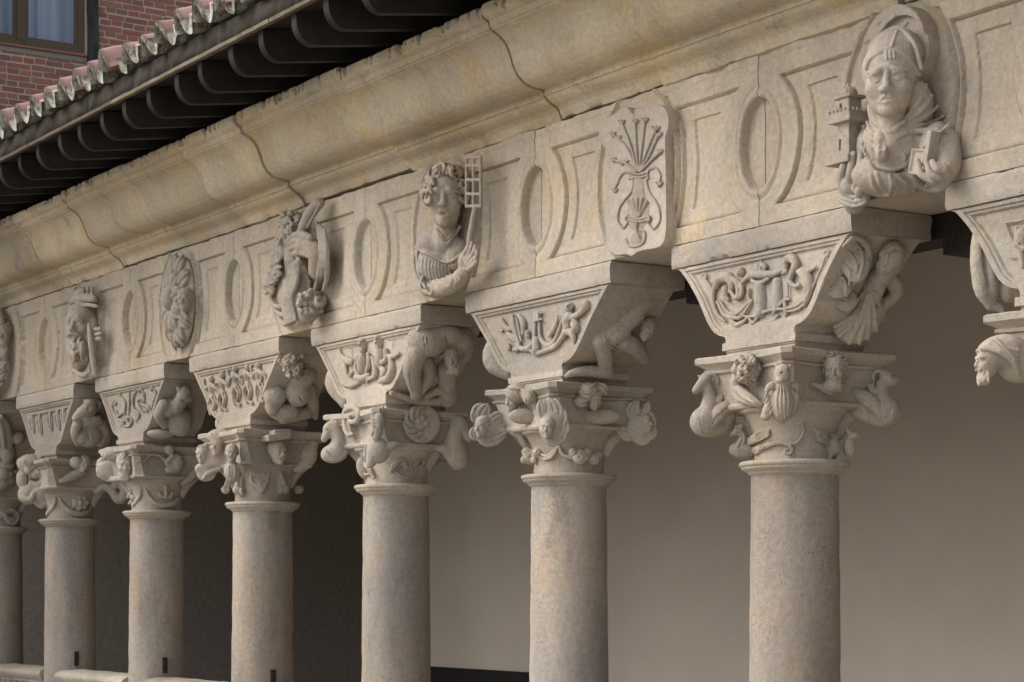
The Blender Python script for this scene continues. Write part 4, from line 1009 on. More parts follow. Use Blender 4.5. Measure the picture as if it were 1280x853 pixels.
# ---------------- woman with a sword and a chained ram
def sword():
    t, o = bust('sword_figure', 'long-haired robed figure gripping a broad blade above a chained curly ram head', 'sculpture', 372, 412)
    C = (300, 180, 3.553); S0 = ('Y', YF)
    f = Fig(C, S0, .0048, (260, 500)); rg = np.random.default_rng(5)
    f.ell(265, 480, 45, 70, 150, 70, k=10); f.ell(300, 600, 40, 80, 150, 60, k=20); f.ell(232, 360, 70, 55, 60, 70, k=10)
    f.head(214, 430, 125, 150, yaw=-38, ears=False, neck=False, seed=4)
    for i in range(40):
        q = i / 39; x = 205 - 75 * q ** .7 + rg.normal(0, 9) + 25 * (1 - q); y = 300 + 330 * q
        f.tube([(x + 10, y), (x - 12, y + 14), (x + 8, y + 30), (x - 8, y + 46)], [7, 10, 10, 6], [95 - 50 * q + rg.uniform(-10, 25)] * 2 + [88 - 50 * q] * 2, 2)
    for i in range(26): x = 195 + rg.uniform(-15, 70); y = 298 + rg.uniform(0, 70); f.on([(x, y), (x + 12, y + 12), (x - 4, y + 24), (x + 6, y + 36)], [7, 9, 9, 6], 4, 2)
    # blade, grip, pommel
    f.tube([(352, 262), (318, 300), (288, 355), (268, 410)], [24, 26, 24, 20], [120, 160, 185, 195], 3); f.tube([(358, 262), (300, 370)], [5, 5], [150, 212], 2)
    f.tube([(262, 430), (262, 510)], 15, 195, 2); f.ball(263, 526, 200, 20, 2)
    f.ell(290, 455, 175, 45, 48, 35, k=6); f.tube([(300, 450), (345, 490), (352, 560)], [42, 44, 48], [160, 120, 60], 10)
    for y, x in ((408, 238), (435, 232), (462, 230), (488, 238)): f.tube([(x + 75, y + 10), (x + 35, y - 6), (x, y + 2), (x + 4, y + 16)], [15, 15, 13, 9], [190, 215, 215, 200], 2)
    for i in range(6): f.on([(290 + 3 * i - 4 * (i % 2), 548 + 17 * i), (296 + 3 * i + 5 * (i % 2), 560 + 17 * i)], [8, 8], 6, 1)
    # ram
    f.ell(312, 715, 130, 62, 62, 60, k=6); f.ell(300, 760, 140, 40, 38, 40, k=10)
    for i in range(46):
        a = rg.uniform(0, 6.28); r = 60 * rg.uniform(.1, 1) ** .5; x, y = 312 + r * cos(a), 712 + r * sin(a); f.on([(x - 7, y), (x, y - 7), (x + 7, y), (x, y + 6)], [5, 7, 7, 5], 3, 1)
    f.on([(330, 670), (365, 665), (372, 700), (350, 715), (338, 698), (350, 686)], [12, 14, 14, 12, 10, 7], 6, 2)
    # drapery
    for i in range(7):
        q = i / 6; f.on([(205 + 60 * q, 520 - 10 * q), (215 + 40 * q, 610), (190 + 45 * q, 690 - 10 * q), (205 + 45 * q, 800 - 20 * q)], [6, 11, 12, 8], 5, 3)
    f.tube([(142, 655), (135, 690), (160, 722), (200, 715), (235, 670), (270, 590)], [10, 11, 12, 12, 12, 9], [40, 60, 80, 100, 115, 120], 4)
    f.tube([(150, 735), (190, 760), (230, 735), (262, 680)], [9, 12, 12, 9], [50, 80, 100, 115], 4); f.tube([(165, 765), (200, 800), (240, 790)], [8, 12, 10], [50, 80, 95], 4)
    for i in range(4): f.on([(340 + 12 * i, 350 + 10 * i), (362 + 8 * i, 470), (352 + 12 * i, 580), (330 + 14 * i, 650)], [7, 12, 12, 8], 4, 4)
    f.build('body', SC, t, o, CLIP)
sword()
# ---------------- leafy sunburst mask
def sunflower():
    t, o = bust('leaf_mask', 'oval leafy rosette mask with curling acanthus leaves round a small face', 'sculpture', 231, 440)
    ctr = at_y(0 + 735 / 3.2, 250 + 408 / 3.2, YF); h = .006
    f = Fig((0, 250, 3.2), ('Y', YF), h, (735, 408)); u = 1.0
    W = lambda x, z, d: ctr + np.array([x, -d, z])
    def T(P, r, k=.004, sub=False): f.tube([W(*q) for q in P], np.atleast_1d(r) / f.u, 0, k / f.u, sub, 3, world=True)
    f.ellm(W(0, 0, .02), np.array([.24, .06, .33]), np.eye(3), 4, False)
    rg = np.random.default_rng(8)
    for ringr, n, L, w, dd in ((.19, 11, .20, .040, .05), (.11, 9, .15, .034, .085)):
        for i in range(n):
            a = 2 * pi * (i + .3 * (ringr < .15)) / n; ex, ez = cos(a) * .78, sin(a) * 1.18
            P = lambda q, s, d: (ex * q - sin(a) * s * .8, ez * q + cos(a) * s, d)
            r0 = ringr * .45
            for sft in (-1, 0, 1):
                T([P(r0, sft * .012, dd + .005), P(r0 + L * .5, sft * w, dd + .03 - .012 * abs(sft)), P(r0 + L * .85, sft * w * 1.0, dd + .02 - .01 * abs(sft)), P(r0 + L * (1.08 - .10 * abs(sft)), sft * w * .7, dd - .005)], [.012, .022, .018, .008])
    f.ellm(W(.0, .02, .10), np.array([.07, .07, .09]), np.eye(3), 4, False)
    c2 = f.p(735, 400, 150)
    f.head(742, 400, 105, 100, yaw=-20, ears=False, neck=False, seed=2)
    f.build('leaves', SC, t, o, CLIP)
sunflower()
# ---------------- bearded king
def king():
    t, o = bust('king_bust', 'crowned long-bearded king bust holding a sceptre against his chest', 'sculpture', 103, 470)
    C = (0, 250, 3.2); S0 = ('Y', YF); f = Fig(C, S0, .0055, (335, 520)); rg = np.random.default_rng(6)
    f.head(330, 500, 105, 190, yaw=-32, beard=1, stache=1, ears=False, seed=9, neck=False)
    f.tube([(290, 408), (305, 398), (340, 392), (375, 396)], [14, 17, 18, 14], [95, 130, 138, 100], 6); f.ell(335, 385, 80, 42, 34, 45, k=6)
    for x in (300, 316, 334, 352, 368): f.tube([(x, 385), (x + 1, 360)], [9, 7], 120 - abs(x - 334) * .5, 2); f.ball(x + 1, 356, 120 - abs(x - 334) * .5, 10, 2)
    f.tube([(280, 440), (300, 425), (345, 420), (385, 425)], 8, [95, 135, 140, 95], 2)
    for i in range(26): x = 310 + rg.uniform(-16, 26); y = 545 + rg.uniform(0, 70); f.on([(x, y), (x - 6, y + 12), (x + 5, y + 26), (x - 2, y + 40)], [5, 7, 7, 4], 4, 2)
    f.ell(325, 620, 40, 50, 80, 50, k=10); f.ell(375, 570, 25, 32, 100, 45, k=12)
    f.tube([(356, 500), (364, 580), (372, 650), (380, 700)], [8, 11, 11, 8], [150, 150, 140, 120], 2)
    f.ell(340, 630, 130, 24, 32, 25, k=6)
    for x in (326, 336, 346): f.on([(x, 575), (x + 2, 605), (x + 2, 640)], [5, 7, 8], 5, 1)
    for y in (515, 535, 555): f.tube([(402, y), (375, y + 5)], [8, 9], [70, 100], 1)
    for i in range(6): f.tube([(280 + 4 * i, 620 + 8 * i), (285 + 5 * i, 665 + 6 * i), (320 + 5 * i, 700), (360, 690 - 8 * i)], [5, 8, 8, 5], [85, 110, 125, 115], 3)
    f.build('body', SC, t, o, CLIP)
king()
# ---------------- wreathed medallion by the left end
def medallion():
    t, o = bust('wreath_medallion', 'oval medallion with draped figure inside a leafy wreath', 'sculpture', 6, 490)
    ctr = at_y(3, 440, YF); f = Fig((0, 250, 3.2), ('Y', YF), .007, (10, 600)); rg = np.random.default_rng(3)
    W = lambda x, z, d: ctr + np.array([x, -d, z])
    def T(P, r, k=.004): f.tube([W(*q) for q in P], np.atleast_1d(r) / f.u, 0, k / f.u, False, 3, world=True)
    f.ellm(W(0, 0, 0), np.array([.27, .05, .38]), np.eye(3), 4, False)
    for i in range(22):
        a = 2 * pi * i / 22; e = lambda q, s: (.27 * cos(a + s) * q, .36 * sin(a + s) * q)
        for s in (-1, 1): T([(*e(1, 0), .05), (*e(1 + .08 * s, .12), .085), (*e(1 + .05 * s, .26), .05)], [.016, .026, .010])
    f.ellm(W(.0, -.02, .05), np.array([.12, .07, .22]), np.eye(3), 6, False)
    for i in range(9): x = -.09 + .022 * i; T([(x, .12, .09), (x + .02, .0, .12), (x - .01, -.12, .11), (x + .02, -.25, .07)], [.010, .016, .016, .01])
    f.head(18, 540, 90, 95, yaw=-20, hair='short', ears=False, seed=12)
    f.build('carving', SC, t, o, CLIP)
medallion()
# ================================================================== carving on the corbel blocks
CV = M['carved']; YP = YF + .016
def cb(k): return CORB[k], np.array([COLX[k], 0, 2.70])
def seated(f, x, y, s, lean=0, k=2):
    """small relief figure, head at x,y"""
    f.ball(x, y, 8 * s, 9 * s, k); f.ball(x, y - 4 * s, 6 * s, 10 * s, k); f.ell(x + lean * s, y + 26 * s, 4 * s, 12 * s, 20 * s, 9 * s, k=k); f.ell(x + lean * s, y + 44 * s, 4 * s, 14 * s, 12 * s, 9 * s, k=4)
def dancer(f, x, y, s, ph=0):
    f.ball(x, y, 6, 8 * s, 2); f.ell(x + 2 * ph, y + 24 * s, 3, 9 * s, 18 * s, 8, k=3)
    f.tube([(x, y + 14 * s), (x - 14 * s, y + 20 * s), (x - 18 * s, y + (2 if ph > 0 else 34) * s)], [5 * s, 4.5 * s, 3.5 * s], 4, 2); f.tube([(x, y + 14 * s), (x + 13 * s, y + 22 * s), (x + 17 * s, y + (34 if ph > 0 else 4) * s)], [5 * s, 4.5 * s, 3.5 * s], 4, 2)
    f.tube([(x, y + 38 * s), (x - 6 * s + 4 * ph, y + 58 * s), (x - 2 * s, y + 80 * s)], [7 * s, 6 * s, 4 * s], 3, 2); f.tube([(x + 2, y + 38 * s), (x + 8 * s + 4 * ph, y + 56 * s), (x + 3 * s, y + 76 * s), (x + 10 * s, y + 82 * s)], [7 * s, 6 * s, 4 * s, 4 * s], 3, 2)
def strokes(f, L):
    for d, P, r in L: f.tube(P, r, d, 3)
def corbel0():
    t, o = cb(0); C = (860, 290, 6.563); f = Fig(C, ('Y', YP), .0030, (600, 480)); rg = np.random.default_rng(1)
    f.tube([(602, 460), (606, 560), (608, 650)], [60, 64, 58], -30, 3); f.tube([(742, 420), (746, 520), (748, 600)], [52, 54, 50], -34, 3)
    strokes(f, [(8, [(448, 408), (520, 352), (600, 352), (700, 345), (795, 308)], [16, 30, 34, 28, 14]), (14, [(520, 395), (580, 425), (660, 385)], [14, 22, 14]), (10, [(450, 692), (560, 690), (660, 645), (780, 632)], [8, 13, 13, 10]),
        (8, [(705, 600), (703, 440), (722, 414), (740, 440), (742, 560)], [10, 11, 12, 11, 8]), (8, [(500, 470), (495, 545), (525, 575)], [14, 15, 10])])
    for P in ([(568, 560), (570, 618)], [(553, 592), (588, 588)], [(636, 438), (634, 510)], [(612, 478), (656, 462)]): f.on(P, 4.5, 1, 0, True)
    for i in range(9): an = i * .7; f.ball(605 + 30 * cos(an), 288 + 26 * sin(an), 14, 17, 2)
    f.ball(605, 288, 22, 24, 3); f.tube([(598, 262), (596, 232)], [12, 8], 12, 2)
    f.ell(432, 330, 12, 40, 42, 34, k=3); f.ball(402, 325, 46, 10, 1, True); f.ball(422, 352, 46, 9, 1, True); f.ball(432, 318, 50, 8, 1, True)
    strokes(f, [(10, [(225, 450), (262, 385), (330, 372), (362, 430), (345, 490)], [28, 42, 46, 34, 20]), (22, [(340, 372), (396, 410), (415, 500), (390, 545), (350, 490)], [18, 24, 24, 20, 14]), (16, [(392, 388), (442, 455), (436, 520), (402, 552)], [14, 20, 20, 14]),
        (14, [(305, 470), (308, 530), (330, 555)], [30, 28, 16]), (6, [(215, 450), (205, 560), (238, 675), (305, 735)], [18, 22, 20, 10]), (10, [(240, 575), (300, 680), (380, 705), (445, 690), (525, 560)], [14, 18, 18, 14, 9]), (14, [(258, 560), (318, 655), (400, 672), (500, 575)], [10, 14, 13, 7]),
        (8, [(328, 690), (390, 762), (450, 742), (492, 700)], [14, 22, 18, 10]), (6, [(500, 700), (530, 748), (572, 702)], [10, 17, 10]), (4, [(132, 372), (178, 440), (212, 495)], [9, 12, 12]), (4, [(112, 365), (130, 342), (152, 360), (135, 382)], [8, 9, 8, 7]),
        (16, [(800, 310), (806, 240), (848, 212), (884, 262), (856, 335), (836, 400), (872, 445), (912, 436)], [18, 32, 38, 34, 28, 22, 18, 16]), (22, [(806, 322), (770, 345)], [18, 8]),
        (12, [(908, 330), (950, 340), (990, 420), (984, 520), (950, 605)], [24, 46, 48, 34, 12]), (10, [(930, 310), (1000, 312), (1052, 280)], [20, 22, 7]), (6, [(816, 345), (820, 440), (818, 540)], [10, 9, 8]),
        (6, [(696, 680), (720, 640), (790, 562), (835, 555)], [10, 15, 14, 8]), (8, [(790, 560), (802, 640), (800, 692)], [14, 20, 12]), (8, [(822, 625), (890, 605), (945, 560)], [14, 16, 9]), (4, [(820, 655), (900, 635), (955, 588)], [9, 12, 7]), (4, [(735, 690), (712, 725)], [18, 9]),
        (4, [(1135, 185), (1092, 300), (1020, 465)], [9, 12, 10]), (4, [(1115, 178), (1135, 148), (1158, 172), (1138, 200)], [8, 9, 8, 7])])
    for i in range(5): f.on([(935 + 10 * i, 350 + 12 * i), (960 + 7 * i, 430 + 8 * i), (955 + 3 * i, 520)], 4, 0, 2, True)
    for i in range(4): f.on([(250 + 26 * i, 385 - 4 * i), (275 + 24 * i, 420), (285 + 20 * i, 470)], 4, 0, 2, True)
    f.build('relief_dragons', CV, t, o, YF + .034, wear=.0005)
    C = (1000, 270, 4.739); g = Fig(C, ('side', COLX[0]), .004, (380, 450)); g.dz = 28
    g.ell(322, 262, -14, 84, 132, 24, rot=-8, k=6); g.ell(235, 420, -12, 82, 66, 24, rot=-20, k=10); g.ell(270, 500, -10, 70, 70, 30, k=14)
    g.tube([(258, 180), (325, 128), (392, 170), (410, 260), (372, 368), (305, 422)], [10, 15, 18, 18, 15, 12], 10, 4)
    for P in ([(320, 140), (376, 240), (352, 372)], [(275, 190), (336, 290), (322, 400)], [(235, 265), (295, 330), (292, 410)], [(182, 345), (262, 372), (276, 470)], [(150, 440), (220, 430), (276, 500)]): g.on(P, [6, 9, 10], 4, 3)
    g.ell(322, 605, -8, 132, 158, 55, rot=12, k=14); g.ell(430, 530, 10, 62, 150, 60, k=18); g.tube([(550, 290), (470, 370), (425, 470)], [58, 62, 62], [50, 40, 25], 14)
    g.ell(545, 235, 70, 76, 84, 66, rot=12, k=10); g.ell(505, 300, 88, 56, 46, 50, k=10); g.on([(456, 285), (474, 332), (528, 344), (556, 322)], 8, -2, 1, True); g.on([(508, 300), (516, 308)], 10, 0, 2, True); g.on([(552, 208), (578, 198)], 12, 0, 3, True); g.on([(540, 190), (570, 180), (595, 195)], 8, 3, 3); g.on([(520, 230), (510, 280)], 12, 3, 8); g.tube([(600, 200), (632, 235), (612, 250)], [26, 14, 20], 50, 4); g.on([(470, 230), (490, 210), (530, 200)], 8, 2, 3)
    g.tube([(545, 380), (572, 440), (540, 500)], [46, 46, 34], [50, 55, 55], 10); g.tube([(520, 500), (486, 560), (500, 605)], [32, 30, 18], [58, 60, 50], 6)
    for P, r in (([(385, 440), (300, 550), (205, 605)], 15), ([(390, 460), (315, 590), (208, 660)], 17), ([(394, 465), (330, 620), (235, 715)], 17), ([(398, 470), (352, 630), (292, 755)], 18), ([(405, 470), (386, 630), (350, 755)], 17), ([(415, 470), (412, 620), (400, 725)], 16), ([(424, 460), (445, 580), (452, 680)], 15), ([(440, 450), (480, 550), (490, 620)], 14)): g.on(P, [r * .6, r, r * .8], 3, 6)
    g.build('winged_beast', CV, t, o)
def corbel1():
    t, o = cb(1); C = (600, 350, 7.353); f = Fig(C, ('Y', YP), .0034, (560, 450))
    strokes(f, [(14, [(300, 330), (318, 450), (362, 590)], [20, 32, 18]), (14, [(352, 322), (398, 395), (396, 490)], [16, 30, 20]), (18, [(332, 345), (356, 450), (380, 560)], [10, 16, 12]), (8, [(202, 360), (238, 438), (290, 455)], [14, 24, 20]), (6, [(180, 462), (205, 470)], [16, 14]), (12, [(262, 505), (300, 530), (330, 560)], [26, 34, 26]),
        (8, [(262, 600), (270, 632)], [22, 26]), (8, [(318, 640), (350, 640)], [24, 20]), (10, [(322, 565), (372, 628), (450, 625), (498, 545), (508, 395)], [16, 24, 24, 20, 14]), (14, [(436, 490), (440, 520)], [28, 24]), (6, [(484, 560), (460, 640), (400, 650)], [10, 16, 10]),
        (10, [(545, 400), (556, 530), (612, 600), (680, 572), (735, 440), (745, 380)], [14, 20, 24, 22, 18, 12]), (14, [(714, 325), (694, 430), (642, 505)], [8, 26, 26]), (4, [(450, 642), (520, 676), (600, 652), (705, 600), (764, 500), (770, 430)], [10, 22, 24, 24, 22, 14]), (6, [(520, 560), (520, 640)], [40, 46]),
        (16, [(805, 430), (800, 370), (830, 330)], [36, 50, 40]), (18, [(838, 352), (915, 310), (958, 262)], [26, 30, 32]), (10, [(870, 400), (880, 440), (850, 480)], [40, 44, 26]), (14, [(765, 520), (790, 478), (850, 498), (866, 580)], [28, 34, 32, 16])])
    f.boxp(528, 340, 10, 44, 46, 22, rnd=4, wall=True); f.tube([(485, 375), (570, 362)], 9, 22, 1); f.tube([(490, 312), (575, 300)], 9, 22, 1)
    f.ball(820, 255, 18, 42, 3)
    for i in range(14): an = i * .46; f.on([(820 + 24 * cos(an), 248 + 22 * sin(an)), (820 + 46 * cos(an), 248 + 42 * sin(an))], [10, 6], 4, 1)
    f.ell(975, 232, 14, 40, 48, 34, k=4); f.ball(800, 548, 44, 20, 2, True); f.ball(805, 395, 60, 5, 1, True)
    for i in range(5): f.on([(600 + 10 * i, 470 + 6 * i), (622 + 10 * i, 520 + 4 * i)], 4, 2, 1)
    f.build('relief_cherub_and_scrolls', CV, t, o, YF + .034, wear=.0005)
    C = (690, 360, 7.106); g = Fig(C, ('side', COLX[1]), .0046, (600, 420)); g.dz = 45
    g.ell(560, 390, 20, 150, 112, 95, rot=-20, k=14); g.ell(700, 270, 25, 130, 88, 95, rot=-28, k=40); g.tube([(740, 215), (850, 130), (960, 112)], [66, 62, 56], [45, 25, -20], 16)
    g.tube([(640, 470), (730, 525), (812, 615)], [84, 82, 56], [70, 95, 80], 16); g.ball(815, 622, 80, 52, 10)
    g.tube([(430, 470), (468, 600), (480, 745)], [84, 76, 62], [35, 45, 30], 18); g.ell(480, 745, 40, 70, 56, 60, k=14); g.tube([(455, 755), (300, 738), (160, 762)], [58, 48, 28], [30, 15, 0], 12); g.tube([(175, 765), (125, 782)], [28, 18], [0, 0], 8)
    g.head(842, 372, 110, 205, yaw=22, pitch=24, roll=24, hair='curls', ears=False, seed=21, neck=False)
    g.on([(440, 365), (478, 468), (555, 545), (618, 562)], 11, 4, 4); g.on([(462, 360), (502, 450), (575, 525), (625, 545)], 10, 4, 4); g.on([(530, 300), (620, 300), (720, 285)], 6, -3, 5, True); g.on([(540, 330), (640, 335), (720, 325)], 6, -3, 5, True); g.on([(560, 370), (650, 370)], 6, -3, 5, True)
    g.dz = 0
    strokes(g, [(4, [(532, 70), (505, 108), (430, 132)], [8, 12, 8]), (4, [(520, 85), (562, 150), (500, 240), (390, 292)], [9, 13, 12, 9]), (6, [(400, 345), (425, 318), (435, 340), (415, 360)], 11), (4, [(420, 345), (380, 375), (310, 440), (275, 525)], [12, 16, 16, 12]), (4, [(395, 370), (340, 450), (300, 530)], [9, 12, 9])])
    g.build('lunging_man', CV, t, o)
def corbel2():
    t, o = cb(2); C = (400, 400, 8.529); f = Fig(C, ('Y', YP), .0040, (520, 430)); rg = np.random.default_rng(3)
    for x, y, sx in ((460, 262, 1), (630, 225, 1)):
        f.ell(x, y, 16, 56, 72, 46, k=4); f.ell(x - 6, y + 50, 36, 40, 50, 34, k=6)
        for i in range(20): an = rg.uniform(-3.6, .5); f.on([(x + 40 * cos(an), y + 48 * sin(an)), (x + 56 * cos(an), y + 66 * sin(an))], [9, 7], 2, 2)
        f.ball(x - 26, y + 48, 66, 7, 1, True); f.ball(x + 6, y + 44, 68, 7, 1, True); f.on([(x - 10, y + 44), (x - 14, y + 72)], 7, 2, 2)
    f.ell(452, 470, 12, 62, 112, 44, k=10); f.ell(642, 410, 12, 66, 115, 44, k=10)
    strokes(f, [(24, [(405, 400), (384, 510), (410, 590)], [24, 30, 22]), (24, [(515, 365), (524, 470), (492, 560)], [24, 30, 22]), (22, [(380, 610), (450, 628), (515, 590)], [30, 42, 28]), (16, [(520, 600), (498, 670)], [26, 14]), (26, [(700, 325), (706, 420), (640, 462)], [28, 32, 22]), (18, [(730, 385), (795, 388), (846, 352)], [22, 24, 12]), (16, [(752, 410), (768, 530), (725, 620), (640, 655)], [28, 42, 42, 26]), (18, [(560, 400), (584, 500), (590, 590), (522, 634)], [22, 30, 30, 18]),
        (10, [(262, 420), (300, 440), (345, 450)], [34, 46, 36]), (6, [(205, 295), (230, 375), (272, 410)], [10, 16, 20]), (8, [(275, 480), (285, 575)], [22, 12]), (8, [(345, 560), (318, 612)], [22, 14]), (14, [(385, 530), (388, 565)], [24, 28]), (2, [(240, 690), (350, 700), (440, 655)], [14, 30, 20]), (4, [(640, 500), (690, 550), (660, 600)], [26, 34, 30])])
    for P in ([(222, 302), (330, 282), (420, 248)], [(328, 290), (345, 400)], [(700, 212), (885, 176)], [(788, 130), (775, 320)]): f.tube(P, 5, 0, 1)
    for i in range(4): f.on([(620 + 18 * i, 430), (640 + 16 * i, 455), (665 + 10 * i, 470)], 5, 1, 3)
    f.build('relief_seated_figures', CV, t, o, YF + .034, wear=.0005)
    C = (380, 360, 4.923)
    g = Fig(C, ('side', COLX[2]), .0052, (800, 450)); g.dz = 34
    g.ell(755, 330, 40, 122, 92, 80, rot=10, k=12); g.ell(955, 320, 45, 95, 85, 80, k=26); g.ell(850, 290, 35, 130, 70, 70, k=26)
    g.head(908, 430, 150, 160, yaw=-4, pitch=16, roll=-8, hair='curls', beard=.4, ears=False, seed=31, neck=False, eyes=1.1)
    g.tube([(700, 400), (668, 500), (688, 650)], [66, 60, 34], [60, 75, 60], 12); g.tube([(750, 450), (765, 540), (705, 660)], [46, 44, 24], [30, 40, 45], 10); g.ell(682, 668, 50, 30, 26, 26, k=8)
    g.tube([(880, 500), (890, 590), (885, 680)], [66, 64, 56], [30, 40, 30], 12); g.tube([(1005, 360), (990, 420)], [50, 40], [50, 45], 12)
    g.tube([(540, 650), (700, 694), (900, 696)], [16, 26, 34], [-15, 0, 5], 8); g.tube([(760, 664), (830, 630), (880, 650)], [22, 30, 42], [10, 20, 30], 8)
    g.on([(735, 290), (745, 380)], 4, -2, 3, True); g.on([(755, 285), (768, 370)], 4, -2, 3, True); g.on([(870, 270), (885, 340)], 6, -2, 5, True); g.on([(650, 520), (660, 600), (680, 640)], 5, -2, 5, True)
    g.build('bowed_man', CV, t, o)
def corbel3():
    t, o = cb(3); C = (220, 360, 4.7375); f = Fig(C, ('Y', YP), .005, (370, 580)); f.groove = .30
    for i, (x, y, ph) in enumerate(((210, 540, 1), (275, 515, -1), (352, 480, 1), (425, 470, -1), (490, 460, 1))): dancer(f, x, y, 2.6, ph)
    f.tube([(460, 480), (505, 500), (495, 620)], [7, 9, 7], 4, 2)
    f.build('relief_dancers', CV, t, o, YF + .034, wear=.0005)
    g = Fig(C, ('side', COLX[3]), .006, (680, 600)); g.dz = 30
    g.ell(725, 610, 50, 78, 95, 70, k=12); g.ell(750, 520, 30, 80, 60, 60, k=24); g.ell(585, 640, 35, 68, 66, 50, k=14); g.ell(640, 735, 60, 92, 55, 60, k=14); g.ell(570, 680, 40, 45, 80, 46, k=16)
    g.tube([(780, 600), (810, 680), (825, 765)], [46, 38, 18], [50, 45, 30], 10); g.tube([(640, 760), (740, 740), (800, 745)], [48, 44, 26], [60, 60, 40], 10)
    g.head(690, 465, 90, 165, yaw=-25, pitch=42, roll=-15, hair=None, ears=False, seed=41, neck=False)
    rq = np.random.default_rng(6)
    for i in range(52):
        a = rq.uniform(0, 6.28); r = rq.uniform(.05, 1) ** .5; x, y = 690 + 84 * r * cos(a), 455 + 72 * r * sin(a); w_ = rq.uniform(0, 6.28)
        g.on([(x + 12 * cos(w_ + j * 1.3), y + 10 * sin(w_ + j * 1.3)) for j in range(4)], [6, 8, 8, 5], 4, 1)
    g.on([(600, 690), (680, 680), (745, 720)], 5, -3, 4, True); g.on([(730, 640), (770, 720)], 5, -2, 4, True)
    g.build('crouching_figure', CV, t, o)
def corbel45():
    C = (0, 430, 5.333)
    t, o = cb(4); f = Fig(C, ('Y', YP), .006, (900, 420)); f.groove = .30
    for P, r in (([(858, 300), (862, 400), (850, 520)], 8), ([(790, 340), (830, 380), (830, 440), (790, 480), (770, 440)], 9), ([(760, 380), (745, 430), (790, 500), (830, 520), (800, 545)], 9), ([(920, 300), (890, 350), (890, 430), (930, 470), (900, 520)], 9), ([(930, 290), (960, 340), (940, 400), (990, 420), (1010, 480)], 10), ([(1010, 290), (1040, 330), (1020, 400), (1010, 460)], 9), ([(850, 480), (880, 510), (860, 550), (820, 545)], 9), ([(960, 360), (920, 380), (940, 440), (980, 450)], 8)): f.tube(P, [r * .6, r, r, r * .6], 3, 2)
    for x, y in ((800, 340), (770, 400), (830, 460), (930, 310), (960, 380), (1010, 300), (985, 430), (920, 470), (850, 500)): f.ell(x, y, 3, 13, 20, 9, rot=(x * 7) % 90 - 45, k=2)
    f.build('relief_scrolls', CV, t, o, YF + .034, wear=.0005)
    g = Fig(C, ('side', COLX[4]), .0068, (1150, 450)); g.dz = 30
    g.ell(1195, 510, 50, 88, 110, 75, rot=-18, k=14); g.ell(1120, 430, 30, 75, 62, 55, k=24); g.tube([(1090, 410), (1060, 480), (1100, 540)], [40, 36, 30], [40, 55, 60], 12); g.ell(1070, 600, 30, 90, 34, 50, k=14); g.ball(1225, 585, 120, 16, 3); g.ell(1215, 575, 90, 48, 42, 40, k=8)
    g.tube([(1180, 420), (1210, 370)], [50, 46], [60, 70], 12); g.ell(1225, 340, 95, 48, 58, 48, rot=20, k=10); g.ell(1250, 365, 115, 36, 30, 36, k=8); g.tube([(1215, 375), (1245, 392), (1285, 372)], 6, 150, 1, True); g.ell(1190, 305, 75, 14, 26, 14, rot=-15, k=4); g.ball(1232, 325, 140, 8, 1, True); g.ball(1265, 320, 135, 8, 1, True)
    g.build('lion_headed_nude', CV, t, o)
    t, o = cb(5); f = Fig(C, ('Y', YP), .0065, (320, 520)); f.groove = .30
    for x, y in ((215, 470), (265, 480), (335, 455), (385, 450), (425, 430)):
        f.ball(x, y, 4, 14, 3); f.tube([(x, y + 10), (x + 6, y + 60), (x + 10, y + 120)], [14, 17, 9], 3, 3); f.tube([(x - 6, y + 10), (x - 18, y + 50), (x - 8, y + 100)], [7, 8, 6], 2, 2)
    f.tube([(195, 475), (310, 455), (445, 425)], 6, 0, 2)
    f.build('relief_hanging_figures', CV, t, o, YF + .034, wear=.0005)
    g = Fig(C, ('side', COLX[5]), .0075, (590, 520)); g.dz = 30
    g.ell(590, 600, 45, 90, 90, 70, k=14); g.ell(545, 610, 75, 40, 60, 40, k=10); g.ell(635, 610, 75, 42, 60, 40, k=10); g.ell(595, 430, 80, 52, 50, 55, k=10); g.tube([(580, 440), (540, 460), (505, 495)], [42, 34, 26], [100, 110, 105], 8); g.ell(640, 492, 85, 34, 20, 24, rot=-10, k=6); g.ell(600, 390, 70, 40, 26, 40, k=6); g.ball(592, 430, 134, 12, 2, True); g.tube([(505, 512), (530, 515), (580, 500)], 5, 130, 2, True); g.tube([(640, 380), (665, 400), (655, 430)], [14, 16, 10], 70, 4)
    g.ell(600, 515, 55, 92, 44, 50, k=20); g.tube([(520, 525), (500, 590), (520, 660)], [34, 32, 26], [60, 75, 70], 10); g.tube([(680, 530), (700, 600), (670, 665)], [36, 34, 26], [50, 55, 60], 10); g.on([(590, 560), (592, 640)], 6, -2, 5, True)
    for i in range(5): g.on([(560 + 16 * i, 372), (566 + 16 * i, 392), (560 + 16 * i, 408)], [7, 9, 6], 3, 2)
    g.build('ram_headed_figure', CV, t, o)
    # far left block: winged figure
    t, o = cb(6); g = Fig((0, 360, 2.6625), ('side', COLX[6]), .009, (40, 520))
    g.ell(25, 545, 15, 26, 40, 25, k=8); g.ball(62, 500, 35, 22, 5); g.tube([(5, 430), (22, 460), (30, 520), (20, 560)], [10, 14, 14, 10], 30, 5); g.tube([(0, 440), (10, 480), (15, 530)], [8, 10, 8], 40, 4); g.ell(20, 590, 15, 30, 20, 22, k=8)
    g.build('winged_figure', CV, t, o)
